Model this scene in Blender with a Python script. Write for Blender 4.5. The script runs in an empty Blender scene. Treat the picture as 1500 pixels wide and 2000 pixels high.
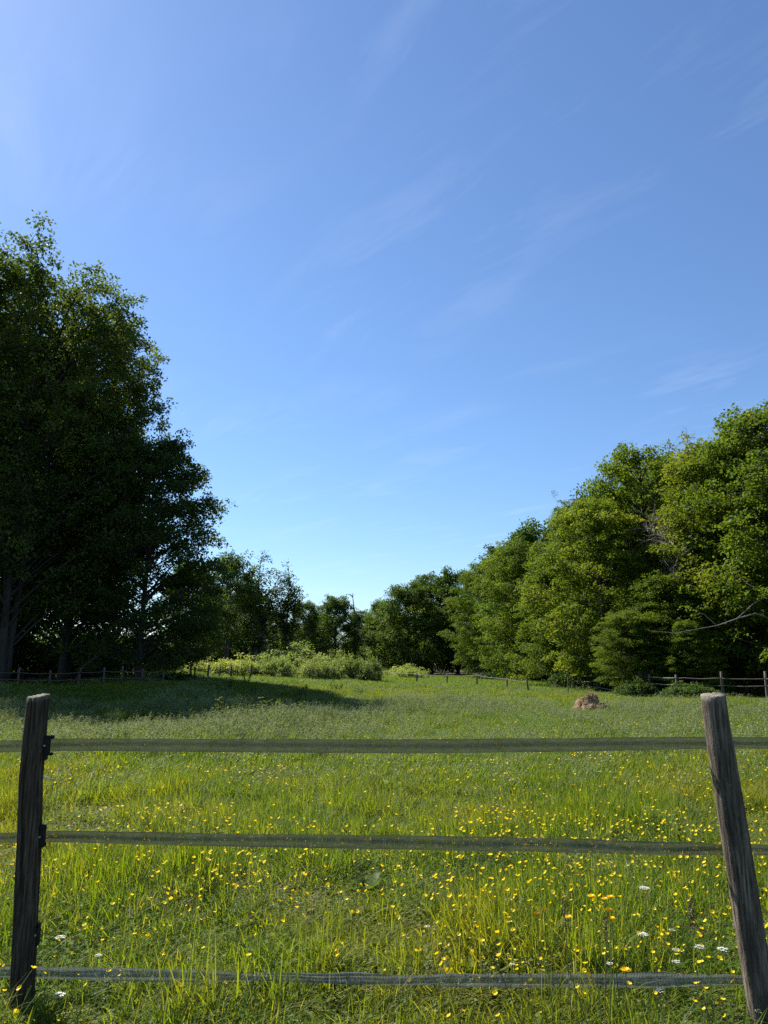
import bpy, math, random
import numpy as np
from mathutils import Vector

R = math.radians
SC = bpy.context.scene
COL = SC.collection

# ------------------------------------------------------------------ camera
F_PX, PITCH, EYE = 1444.0, R(11.66), 1.6          # focal length in photo pixels (1500 x 2000)
cam = bpy.data.cameras.new('camera')
cam_o = bpy.data.objects.new('camera', cam); COL.objects.link(cam_o)
cam_o.location = (0, 0, EYE); cam_o.rotation_euler = (R(90) + PITCH, 0, 0)
cam.sensor_fit = 'VERTICAL'; cam.sensor_height = 36.0; cam.lens = F_PX / 2000 * 36
cam.clip_start = 0.05; cam.clip_end = 6000
SC.camera = cam_o

# ------------------------------------------------------------------ light
SUN_AZ, SUN_EL = R(-47), R(47)                    # azimuth from +Y (negative = to the left)
world = bpy.data.worlds.new('World'); SC.world = world; world.use_nodes = True
wt = world.node_tree; wt.nodes.clear()
def N(t, typ, **kw):
    n = t.nodes.new(typ)
    for k, v in kw.items(): setattr(n, k, v)
    return n
def L(t, a, b): t.links.new(a, b)
sky = N(wt, 'ShaderNodeTexSky', sky_type='NISHITA', sun_disc=False, sun_elevation=SUN_EL, sun_rotation=SUN_AZ,
        altitude=100.0, air_density=1.1, dust_density=0.24, ozone_density=8.0)
bg = N(wt, 'ShaderNodeBackground'); bg.inputs['Strength'].default_value = 0.072
wo = N(wt, 'ShaderNodeOutputWorld')
# thin cirrus, spread over the whole sky on a plane high above
tc = N(wt, 'ShaderNodeTexCoord'); sep = N(wt, 'ShaderNodeSeparateXYZ'); L(wt, tc.outputs['Generated'], sep.inputs[0])
zc = N(wt, 'ShaderNodeMath', operation='MAXIMUM'); L(wt, sep.outputs['Z'], zc.inputs[0]); zc.inputs[1].default_value = 0.04
dx = N(wt, 'ShaderNodeMath', operation='DIVIDE'); L(wt, sep.outputs['X'], dx.inputs[0]); L(wt, zc.outputs[0], dx.inputs[1])
dy = N(wt, 'ShaderNodeMath', operation='DIVIDE'); L(wt, sep.outputs['Y'], dy.inputs[0]); L(wt, zc.outputs[0], dy.inputs[1])
cmb = N(wt, 'ShaderNodeCombineXYZ'); L(wt, dx.outputs[0], cmb.inputs[0]); L(wt, dy.outputs[0], cmb.inputs[1])
rot0 = N(wt, 'ShaderNodeMapping'); rot0.inputs['Rotation'].default_value = (0, 0, R(-128)); L(wt, cmb.outputs[0], rot0.inputs['Vector'])
rot = N(wt, 'ShaderNodeMapping'); rot.inputs['Scale'].default_value = (0.8, 3.0, 1); rot.inputs['Location'].default_value = (0.6, 0.2, 0)
L(wt, rot0.outputs[0], rot.inputs['Vector'])
n1 = N(wt, 'ShaderNodeTexNoise'); n1.inputs['Scale'].default_value = 1.5; n1.inputs['Detail'].default_value = 12; n1.inputs['Roughness'].default_value = 0.66; n1.inputs['Distortion'].default_value = 0.5
L(wt, rot.outputs[0], n1.inputs['Vector'])
n2 = N(wt, 'ShaderNodeTexNoise'); n2.inputs['Scale'].default_value = 0.9; n2.inputs['Detail'].default_value = 2
L(wt, cmb.outputs[0], n2.inputs['Vector'])
r1 = N(wt, 'ShaderNodeMapRange'); L(wt, n1.outputs['Fac'], r1.inputs[0]); r1.inputs[1].default_value = 0.50; r1.inputs[2].default_value = 0.82
r2 = N(wt, 'ShaderNodeMapRange'); L(wt, n2.outputs['Fac'], r2.inputs[0]); r2.inputs[1].default_value = 0.42; r2.inputs[2].default_value = 0.68
mm = N(wt, 'ShaderNodeMath', operation='MULTIPLY'); L(wt, r1.outputs[0], mm.inputs[0]); L(wt, r2.outputs[0], mm.inputs[1])
m3 = N(wt, 'ShaderNodeMath', operation='MULTIPLY'); L(wt, mm.outputs[0], m3.inputs[0]); m3.inputs[1].default_value = 0.24
mx = N(wt, 'ShaderNodeMix', data_type='RGBA'); L(wt, m3.outputs[0], mx.inputs['Factor']); L(wt, sky.outputs[0], mx.inputs['A']); mx.inputs['B'].default_value = (7.0, 7.4, 8.0, 1)
L(wt, mx.outputs['Result'], bg.inputs['Color']); L(wt, bg.outputs[0], wo.inputs['Surface'])

sd = bpy.data.lights.new('sun', 'SUN'); sd.energy = 5.0; sd.angle = R(0.53); sd.color = (1.0, 0.95, 0.86)
so = bpy.data.objects.new('sun', sd); COL.objects.link(so)
sun_dir = Vector((math.sin(SUN_AZ) * math.cos(SUN_EL), math.cos(SUN_AZ) * math.cos(SUN_EL), math.sin(SUN_EL)))
so.rotation_euler = sun_dir.to_track_quat('Z', 'Y').to_euler(); so.location = (0, 0, 60)

SC.view_settings.view_transform = 'Standard'; SC.view_settings.look = 'None'
SC.view_settings.exposure = 1.2; SC.view_settings.gamma = 1.0; SC.view_settings.use_curve_mapping = False
SC.render.engine = 'CYCLES'
SC.cycles.max_bounces = 4; SC.cycles.diffuse_bounces = 2; SC.cycles.glossy_bounces = 2
SC.cycles.transmission_bounces = 4; SC.cycles.transparent_max_bounces = 8
SC.cycles.use_denoising = False
SC.cycles.sample_clamp_indirect = 4.0

# ------------------------------------------------------------------ geometry helpers
def sstep(a, b, x):
    t = np.clip((np.asarray(x, float) - a) / (b - a), 0, 1); return t * t * (3 - 2 * t)
def G(x, y):
    """height of the ground"""
    x = np.asarray(x, float); y = np.asarray(y, float)
    near = sstep(2, 14, y)
    z = near * (0.05 * np.sin(x * .37 + 1.1) * np.sin(y * .29 + .4) + 0.04 * np.sin(x * .9 + y * .53))
    return z + .62 * sstep(17, 37, y) * sstep(3, -11, x) + 0.45 * sstep(40, 62, y) * sstep(-6, -15, x) + 0.4 * sstep(60, 110, y)
def g1(x, y): return float(G(x, y))
def ray(px, py):
    u, v = (px - 750), (1000 - py); c, s = math.cos(PITCH), math.sin(PITCH)
    return Vector((u, F_PX * c - v * s, F_PX * s + v * c))
def at(px, py, Y):
    d = ray(px, py); return Vector((0, 0, EYE)) + d * (Y / d.y)
def xat(px, Y, z=1.0):
    """world x of photo column px at distance Y (for something about z high)"""
    c, s = math.cos(PITCH), math.sin(PITCH)
    depth = Y * c + (z - EYE) * s
    return (px - 750) / F_PX * depth
def height_for(py, Y):
    return EYE + Y * math.tan(math.atan((1000 - py) / F_PX) + PITCH)

def make_mesh(name, verts, faces_list, mats, smooth=False, attrs=None, mat_idx=None, uvs=None):
    """faces_list: list of (n,k) int arrays"""
    me = bpy.data.meshes.new(name)
    verts = np.asarray(verts, np.float32).reshape(-1, 3)
    me.vertices.add(len(verts)); me.vertices.foreach_set('co', verts.ravel())
    faces_list = [np.asarray(f, np.int32) for f in faces_list if len(f)]
    loops = np.concatenate([f.ravel() for f in faces_list])
    sizes = np.concatenate([np.full(len(f), f.shape[1], np.int32) for f in faces_list])
    me.loops.add(len(loops)); me.loops.foreach_set('vertex_index', loops)
    me.polygons.add(len(sizes))
    starts = np.concatenate([[0], np.cumsum(sizes)[:-1]]).astype(np.int32)
    me.polygons.foreach_set('loop_start', starts)
    if smooth: me.polygons.foreach_set('use_smooth', np.ones(len(sizes), bool))
    for m in (mats if isinstance(mats, (list, tuple)) else [mats]): me.materials.append(m)
    if mat_idx is not None: me.polygons.foreach_set('material_index', np.asarray(mat_idx, np.int32))
    me.update(calc_edges=True)
    for k, v in (attrs or {}).items():
        a = me.attributes.new(k, 'FLOAT', 'POINT'); a.data.foreach_set('value', np.asarray(v, np.float32))
    if uvs is not None:
        uvl = me.uv_layers.new(name='UVMap'); uvl.data.foreach_set('uv', np.asarray(uvs, np.float32)[loops].ravel())
    return me
def link(name, me, parent=None):
    o = bpy.data.objects.new(name, me); COL.objects.link(o)
    if parent: o.parent = parent
    return o
def tag(o, label=None, cat=None, group=None, kind=None):
    if label: o['label'] = label
    if cat: o['category'] = cat
    if group: o['group'] = group
    if kind: o['kind'] = kind
    return o
def empty(name, loc, rz=0.0):
    o = bpy.data.objects.new(name, None); COL.objects.link(o)
    o.location = loc; o.rotation_euler = (0, 0, rz); o.empty_display_size = 0.3
    return o

class MB:
    """collects pieces with numpy, then builds one mesh"""
    def __init__(s): s.v = []; s.q = []; s.t = []; s.n = 0; s.a = []; s.qm = []; s.tm = []
    def add(s, v, q=None, t=None, a=0.5, m=0):
        v = np.asarray(v, float).reshape(-1, 3)
        if q is not None and len(q): s.q.append(np.asarray(q, int) + s.n); s.qm.append(np.full(len(q), m))
        if t is not None and len(t): s.t.append(np.asarray(t, int) + s.n); s.tm.append(np.full(len(t), m))
        s.v.append(v); s.a.append(np.broadcast_to(np.asarray(a, float), (len(v),))); s.n += len(v)
    def tube(s, pts, rad, sides=6, cap=True, a=0.5, m=0, jit=0.0, rng=None):
        pts = np.asarray(pts, float); k = len(pts); rad = np.broadcast_to(np.asarray(rad, float), (k,))
        tan = np.gradient(pts, axis=0); tan /= np.linalg.norm(tan, axis=1)[:, None] + 1e-9
        ref = np.array([1., 0, 0]) if abs(tan[:, 2]).mean() > .7 else np.array([0., 0, 1])
        s1 = np.cross(tan, ref); s1 /= np.linalg.norm(s1, axis=1)[:, None] + 1e-9
        s2 = np.cross(tan, s1)
        an = np.linspace(0, 2 * np.pi, sides, endpoint=False)
        rr = rad[:, None] * (1 + (jit * rng.standard_normal((k, sides)) if jit else 0))
        v = pts[:, None] + rr[..., None] * (np.cos(an)[None, :, None] * s1[:, None] + np.sin(an)[None, :, None] * s2[:, None])
        i = np.arange(k - 1)[:, None] * sides; j = np.arange(sides)[None]
        q = np.stack([i + j, i + (j + 1) % sides, i + sides + (j + 1) % sides, i + sides + j], -1).reshape(-1, 4)
        v = v.reshape(-1, 3); t = None
        if cap:
            v = np.vstack([v, pts[0], pts[-1]]); b, e = len(v) - 2, len(v) - 1; jj = np.arange(sides)
            t = np.vstack([np.stack([np.full(sides, b), (jj + 1) % sides, jj], -1),
                           np.stack([np.full(sides, e), (k - 1) * sides + jj, (k - 1) * sides + (jj + 1) % sides], -1)])
        s.add(v, q, t, a, m)
    def box(s, c, size, rot=None, a=0.5, m=0):
        hx, hy, hz = np.asarray(size) / 2
        v = np.array([[x, y, z] for x in (-hx, hx) for y in (-hy, hy) for z in (-hz, hz)])
        if rot is not None: v = v @ np.asarray(rot).T
        s.add(v + np.asarray(c), [[0, 1, 3, 2], [4, 6, 7, 5], [0, 4, 5, 1], [2, 3, 7, 6], [0, 2, 6, 4], [1, 5, 7, 3]], a=a, m=m)
    def leaves(s, p, d, nrm, ln, wd, fold=0.12, a=0.5, m=0):
        """diamond leaves: base p, direction d, normal nrm (all n x 3)"""
        d = d / (np.linalg.norm(d, axis=1)[:, None] + 1e-9)
        sd_ = np.cross(d, nrm); sd_ /= np.linalg.norm(sd_, axis=1)[:, None] + 1e-9
        up = np.cross(sd_, d); ln = ln[:, None]; wd = wd[:, None]
        v = np.stack([p, p + d * ln * .48 + sd_ * wd + up * fold * ln, p + d * ln - up * fold * .6 * ln, p + d * ln * .48 - sd_ * wd + up * fold * ln], 1)
        n = len(p); i = np.arange(n)[:, None] * 4
        t = np.concatenate([i + np.array([[0, 1, 2]]), i + np.array([[0, 2, 3]])], 0)
        s.add(v.reshape(-1, 3), None, t, np.repeat(np.broadcast_to(np.asarray(a, float), (n,)), 4), m)
    def build(s, name, mats, smooth=False):
        fl = []; mi = []
        if s.q: fl.append(np.vstack(s.q)); mi.append(np.concatenate(s.qm))
        if s.t: fl.append(np.vstack(s.t)); mi.append(np.concatenate(s.tm))
        return make_mesh(name, np.vstack(s.v), fl, mats, smooth, {'tint': np.concatenate(s.a)}, np.concatenate(mi))

# ------------------------------------------------------------------ materials
def mat(name):
    m = bpy.data.materials.new(name); m.use_nodes = True; t = m.node_tree; t.nodes.clear()
    return m, t, N(t, 'ShaderNodeOutputMaterial')
def ramp(t, fac, stops, interp='LINEAR'):
    r = N(t, 'ShaderNodeValToRGB'); r.color_ramp.interpolation = interp; e = r.color_ramp.elements
    while len(e) < len(stops): e.new(0.5)
    for el, (p, c) in zip(e, stops): el.position = p; el.color = (*c, 1)
    L(t, fac, r.inputs[0]); return r.outputs[0]
def noise(t, scale, detail=3, vec=None, rough=0.5):
    n = N(t, 'ShaderNodeTexNoise'); n.inputs['Scale'].default_value = scale; n.inputs['Detail'].default_value = detail; n.inputs['Roughness'].default_value = rough
    if vec is not None: L(t, vec, n.inputs['Vector'])
    return n.outputs['Fac']
def math_(t, op, a, b=None):
    n = N(t, 'ShaderNodeMath', operation=op)
    for i, v in enumerate((a, b)):
        if v is None: continue
        if isinstance(v, (int, float)): n.inputs[i].default_value = v
        else: L(t, v, n.inputs[i])
    return n.outputs[0]
def mixc(t, fac, a, b, blend='MIX'):
    n = N(t, 'ShaderNodeMix', data_type='RGBA', blend_type=blend)
    for k, v in (('Factor', fac), ('A', a), ('B', b)):
        if isinstance(v, (int, float)): n.inputs[k].default_value = v
        elif isinstance(v, tuple): n.inputs[k].default_value = (*v, 1)
        else: L(t, v, n.inputs[k])
    return n.outputs['Result']
def attr(t, name): return N(t, 'ShaderNodeAttribute', attribute_name=name).outputs['Fac']
def principled(t, col, rough=0.6, spec=0.3, bump=None, bdist=0.01, bstr=0.6):
    p = N(t, 'ShaderNodeBsdfPrincipled')
    if isinstance(col, tuple): p.inputs['Base Color'].default_value = (*col, 1)
    else: L(t, col, p.inputs['Base Color'])
    if isinstance(rough, (int, float)): p.inputs['Roughness'].default_value = rough
    else: L(t, rough, p.inputs['Roughness'])
    p.inputs['Specular IOR Level'].default_value = spec
    if bump is not None:
        b = N(t, 'ShaderNodeBump'); b.inputs['Distance'].default_value = bdist; b.inputs['Strength'].default_value = bstr
        L(t, bump, b.inputs['Height']); L(t, b.outputs[0], p.inputs['Normal'])
    return p
def leafy(name, stops, transl=0.42, trans_gain=(1.5, 1.45, 0.6), rough=0.62, spec=0.16, patch=None, objcol=True, rand=0.25):
    """leaf or blade surface: diffuse + light through the blade; colour varies by leaf, clump and plant"""
    m, t, out = mat(name)
    oi = N(t, 'ShaderNodeObjectInfo')
    f = math_(t, 'ADD', math_(t, 'MULTIPLY', attr(t, 'tint'), 1 - rand), math_(t, 'MULTIPLY', oi.outputs['Random'], rand))
    col = ramp(t, f, stops)
    if patch:
        ge = N(t, 'ShaderNodeNewGeometry')
        for sc, lo, hi, c, amt in patch:
            n_ = noise(t, sc, 2, ge.outputs['Position'])
            mr = N(t, 'ShaderNodeMapRange'); L(t, n_, mr.inputs[0]); mr.inputs[1].default_value = lo; mr.inputs[2].default_value = hi
            col = mixc(t, math_(t, 'MULTIPLY', mr.outputs[0], amt), col, c)
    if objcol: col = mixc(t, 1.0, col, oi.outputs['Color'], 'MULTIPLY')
    p = principled(t, col, rough, spec)
    tr = N(t, 'ShaderNodeBsdfTranslucent'); L(t, mixc(t, 1.0, col, trans_gain, 'MULTIPLY'), tr.inputs['Color'])
    mxs = N(t, 'ShaderNodeMixShader'); mxs.inputs[0].default_value = transl
    L(t, p.outputs[0], mxs.inputs[1]); L(t, tr.outputs[0], mxs.inputs[2]); L(t, mxs.outputs[0], out.inputs['Surface'])
    return m

M = {}
M['oak_leaf'] = leafy('oak leaf', [(0, (.042, .068, .018)), (.55, (.070, .105, .024)), (1, (.115, .155, .032))], transl=.42)
M['hornbeam_leaf'] = leafy('hornbeam leaf', [(0, (.048, .084, .011)), (.5, (.098, .145, .015)), (.85, (.158, .195, .021)), (1, (.22, .185, .034))], transl=.44)
M['mixed_leaf'] = leafy('woodland leaf', [(0, (.034, .066, .014)), (.5, (.058, .100, .018)), (1, (.095, .140, .026))], transl=.38)
M['bramble_leaf'] = leafy('bramble leaf', [(0, (.10, .145, .045)), (.5, (.19, .245, .085)), (1, (.30, .34, .16))], transl=.42)
M['weed_leaf'] = leafy('weed leaf', [(0, (.045, .085, .016)), (.6, (.085, .130, .020)), (1, (.14, .15, .035))], transl=.42)
M['grass'] = leafy('grass blade', [(0, (.026, .058, .007)), (.35, (.070, .130, .012)), (.75, (.140, .198, .022)), (1, (.30, .27, .085))],
                   transl=.52, trans_gain=(1.8, 1.58, .35), rough=.60, spec=.16, objcol=False, rand=.35,
                   patch=[(.35, .46, .65, (.195, .195, .030), .6), (.9, .5, .7, (.060, .120, .016), .6)])
M['meadow'] = leafy('meadow grass', [(0, (.045, .080, .015)), (.5, (.085, .138, .026)), (.85, (.125, .180, .045)), (1, (.19, .205, .085))],
                    transl=.48, trans_gain=(1.55, 1.55, .5), rough=.55, spec=.22, objcol=False, rand=.35,
                    patch=[(.16, .42, .60, (.105, .150, .022), .7), (.5, .5, .7, (.155, .190, .080), .45)])
M['seed'] = leafy('seed head', [(0, (.12, .16, .065)), (1, (.22, .25, .12))], transl=.3, trans_gain=(1.2, 1.1, .8), objcol=False)
M['straw'] = leafy('dry straw', [(0, (.20, .15, .075)), (1, (.42, .35, .21))], transl=.2, trans_gain=(1.1, 1, .7), objcol=False)
M['petal'] = leafy('yellow petal', [(0, (.80, .58, .010)), (1, (.88, .72, .030))], transl=.42, trans_gain=(1.15, 1.0, .5), rough=.5, spec=.2, objcol=False)
M['orange_petal'] = leafy('golden petal', [(0, (.84, .50, .008)), (1, (.90, .60, .015))], transl=.35, trans_gain=(1.1, 1.0, .5), rough=.4, objcol=False)
M['white_petal'] = leafy('white petal', [(0, (.62, .63, .54)), (1, (.82, .82, .76))], transl=.25, trans_gain=(1, 1, .9), objcol=False)

def bark(name, c0, c1, scale=6.0):
    m, t, out = mat(name); tcx = N(t, 'ShaderNodeTexCoord'); mp = N(t, 'ShaderNodeMapping'); mp.inputs['Scale'].default_value = (1, 1, .18)
    L(t, tcx.outputs['Object'], mp.inputs['Vector'])
    n_ = noise(t, scale, 6, mp.outputs[0], .65); big = noise(t, .7, 2, tcx.outputs['Object'])
    col = mixc(t, big, ramp(t, n_, [(.3, c0), (.7, c1)]), tuple(.6 * a + .02 for a in c1))
    p = principled(t, col, .9, .15, n_, .05, .8); L(t, p.outputs[0], out.inputs['Surface']); return m
M['bark'] = bark('rough bark', (.022, .019, .015), (.080, .070, .057))
M['grey_bark'] = bark('smooth grey bark', (.11, .105, .09), (.27, .255, .225), 4)
M['dead_wood'] = bark('bare dead wood', (.17, .14, .12), (.38, .33, .29), 7)
M['fence_wood'] = bark('dark fence wood', (.05, .042, .034), (.15, .13, .105), 9)
M['rail_wood'] = bark('silvery rail wood', (.16, .145, .125), (.36, .335, .30), 9)

def post_wood():
    m, t, out = mat('weathered post wood'); tcx = N(t, 'ShaderNodeTexCoord')
    mp = N(t, 'ShaderNodeMapping'); mp.inputs['Scale'].default_value = (1, 1, .045); L(t, tcx.outputs['Object'], mp.inputs['Vector'])
    grain = noise(t, 95, 8, mp.outputs[0], .7)
    mp2 = N(t, 'ShaderNodeMapping'); mp2.inputs['Scale'].default_value = (1, 1, .2); L(t, tcx.outputs['Object'], mp2.inputs['Vector'])
    blot = noise(t, 14, 5, mp2.outputs[0], .65); fine = noise(t, 220, 3, tcx.outputs['Object'])
    oi = N(t, 'ShaderNodeObjectInfo')
    col = ramp(t, grain, [(.30, (.012, .010, .008)), (.43, (.085, .072, .058)), (.58, (.23, .20, .168)), (.75, (.42, .385, .34))])
    bl = N(t, 'ShaderNodeMapRange'); L(t, blot, bl.inputs[0]); bl.inputs[1].default_value = .42; bl.inputs[2].default_value = .66
    col = mixc(t, math_(t, 'MULTIPLY', bl.outputs[0], .7), col, (.050, .045, .036))
    lich = N(t, 'ShaderNodeMapRange'); L(t, noise(t, 26, 4, tcx.outputs['Object'], .7), lich.inputs[0]); lich.inputs[1].default_value = .60; lich.inputs[2].default_value = .72
    col = mixc(t, math_(t, 'MULTIPLY', lich.outputs[0], .5), col, (.20, .21, .16))
    col = mixc(t, 1.0, col, oi.outputs['Color'], 'MULTIPLY')
    col = mixc(t, math_(t, 'MULTIPLY', attr(t, 'sawn'), math_(t, 'ADD', math_(t, 'MULTIPLY', fine, 1.1), -.1)), col, (.30, .285, .22))
    h = math_(t, 'ADD', math_(t, 'MULTIPLY', grain, .8), math_(t, 'MULTIPLY', fine, .25))
    p = principled(t, col, .92, .1, h, .010, 1.0); L(t, p.outputs[0], out.inputs['Surface']); return m
M['post'] = post_wood()

def plain(name, c, rough=.6, spec=.3, var=.3, sc=30):
    m, t, out = mat(name); tcx = N(t, 'ShaderNodeTexCoord'); n_ = noise(t, sc, 4, tcx.outputs['Object'])
    col = ramp(t, n_, [(.3, tuple(a * (1 - var) for a in c)), (.7, tuple(min(1, a * (1 + var)) for a in c))])
    p = principled(t, col, rough, spec, n_, .004, .4); L(t, p.outputs[0], out.inputs['Surface']); return m
M['black_plastic'] = plain('black plastic', (.010, .010, .010), .7, .2)
M['metal'] = plain('dull zinc screw', (.25, .25, .24), .45, .6)
M['wire'] = plain('fence wire', (.10, .10, .095), .6, .4)
M['stem'] = plain('green stem', (.085, .13, .03), .5, .3)
M['stem_dry'] = plain('brown stem', (.12, .085, .05), .7, .2)

def tape_mat(name, c_dark, c_light, cover, ribs):
    """woven fence tape: ribs across, threads along, light shows through the weave"""
    m, t, out = mat(name); uv = N(t, 'ShaderNodeUVMap'); sp = N(t, 'ShaderNodeSeparateXYZ'); L(t, uv.outputs[0], sp.inputs[0])
    u, v = sp.outputs['X'], sp.outputs['Y']
    wu = math_(t, 'SINE', math_(t, 'MULTIPLY', u, 2 * math.pi * ribs)); wv = math_(t, 'SINE', math_(t, 'MULTIPLY', v, 2 * math.pi * 9))
    weave = math_(t, 'ADD', math_(t, 'MULTIPLY', wu, .5), math_(t, 'MULTIPLY', wv, .35))
    mp = N(t, 'ShaderNodeMapping'); mp.inputs['Scale'].default_value = (6, 2.5, 1); L(t, uv.outputs[0], mp.inputs['Vector'])
    blot = noise(t, 2.2, 6, mp.outputs[0], .65)
    col = ramp(t, blot, [(.3, c_dark), (.7, c_light)])
    sm = N(t, 'ShaderNodeMapRange'); L(t, weave, sm.inputs[0]); sm.inputs[1].default_value = -.8; sm.inputs[2].default_value = .8
    col = mixc(t, sm.outputs[0], mixc(t, .55, col, (.02, .022, .015)), col)
    p = principled(t, col, .6, .3)
    trl = N(t, 'ShaderNodeBsdfTranslucent'); L(t, col, trl.inputs[0])
    ms = N(t, 'ShaderNodeMixShader'); ms.inputs[0].default_value = .25; L(t, p.outputs[0], ms.inputs[1]); L(t, trl.outputs[0], ms.inputs[2])
    tp = N(t, 'ShaderNodeBsdfTransparent')
    edge = math_(t, 'GREATER_THAN', math_(t, 'ABSOLUTE', math_(t, 'SUBTRACT', v, .5)), .44)        # firm selvedge
    cov = N(t, 'ShaderNodeMapRange'); L(t, math_(t, 'ADD', weave, math_(t, 'MULTIPLY', blot, .9)), cov.inputs[0])
    cov.inputs[1].default_value = -.55; cov.inputs[2].default_value = .65; cov.inputs[3].default_value = cover - .28; cov.inputs[4].default_value = min(1, cover + .22)
    ms2 = N(t, 'ShaderNodeMixShader'); L(t, math_(t, 'MAXIMUM', cov.outputs[0], math_(t, 'MULTIPLY', edge, .95)), ms2.inputs[0])
    L(t, tp.outputs[0], ms2.inputs[1]); L(t, ms.outputs[0], ms2.inputs[2]); L(t, ms2.outputs[0], out.inputs['Surface']); return m
M['tape'] = tape_mat('olive woven tape', (.055, .066, .036), (.150, .165, .100), .80, 110)
M['tape_old'] = tape_mat('frayed grey tape', (.085, .096, .092), (.32, .34, .33), .66, 75)

def ground_mat():
    m, t, out = mat('meadow ground'); ge = N(t, 'ShaderNodeNewGeometry'); P = ge.outputs['Position']
    a = noise(t, 9, 6, P, .7); b = noise(t, .5, 3, P)
    col = ramp(t, a, [(.3, (.030, .034, .012)), (.5, (.062, .064, .022)), (.7, (.12, .098, .048))])
    col = mixc(t, math_(t, 'MULTIPLY', b, .6), col, (.060, .088, .018))
    col = mixc(t, attr(t, 'litter'), col, ramp(t, a, [(.35, (.035, .025, .016)), (.7, (.10, .072, .045))]))
    p = principled(t, col, .95, .1, a, .05, .8); L(t, p.outputs[0], out.inputs['Surface']); return m
M['ground'] = ground_mat()

# ------------------------------------------------------------------ ground
def litter(x, y):
    lx = -12 - (y - 30) * .05
    left = sstep(lx + 1, lx - 4, x) * sstep(36, 40, y) * sstep(58, 50, y)
    rx = np.interp(y, [28, 36, 45, 60, 80, 100], [17.5, 15.5, 12.5, 11, 9, 6])
    right = sstep(rx, rx + 3, x) * sstep(28, 33, y)
    return np.clip(left + right + sstep(86, 92, y), 0, 1)
ax = np.concatenate([np.linspace(-40, 40, 201)]); far = 40 * (1.16 ** np.arange(1, 28))
ax = np.concatenate([-far[::-1], ax, far]); ay = np.concatenate([-far[::-1][-14:] , np.linspace(-38, 120, 300), 120 + far])
X, Y = np.meshgrid(ax, ay); nx, ny = len(ax), len(ay)
Vg = np.stack([X, Y, G(X, Y)], -1).reshape(-1, 3)
ii = (np.arange(ny - 1)[:, None] * nx + np.arange(nx - 1)[None]).reshape(-1)
gq = np.stack([ii, ii + 1, ii + nx + 1, ii + nx], -1)
tag(link('ground', make_mesh('ground', Vg, [gq], M['ground'], True, {'litter': litter(Vg[:, 0], Vg[:, 1])})), kind='structure')

# ------------------------------------------------------------------ trees
def bez(p0, p1, p2, n):
    u = np.linspace(0, 1, n)[:, None]; return (1 - u) ** 2 * p0 + 2 * u * (1 - u) * p1 + u * u * p2
def leaf_cloud(mb, rng, cen, rad, n, size, flat, tint, droop=0.0, out_from=None):
    """n leaves in each soft flattened clump"""
    k = len(cen); c = np.repeat(cen, n, 0); r_ = np.repeat(rad, n)
    o = rng.standard_normal((k * n, 3)); o *= (rng.uniform(0, 1, k * n) ** .42 / np.linalg.norm(o, axis=1))[:, None]; o[:, 2] *= flat
    p = c + o * r_[:, None]; p[:, 2] -= droop * (o[:, 0] ** 2 + o[:, 1] ** 2) * r_
    d = o.copy(); d += .6 * rng.standard_normal(d.shape); d[:, 2] -= .15
    nr = rng.standard_normal((k * n, 3)) * .55; nr[:, 2] += 1.0
    sz = size * rng.uniform(.65, 1.3, k * n)
    a = np.clip(np.repeat(tint, n) * .75 + rng.uniform(-.05, .32, k * n), 0, 1)
    mb.leaves(p, d, nr, sz, sz * .36, .10, a)
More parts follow.
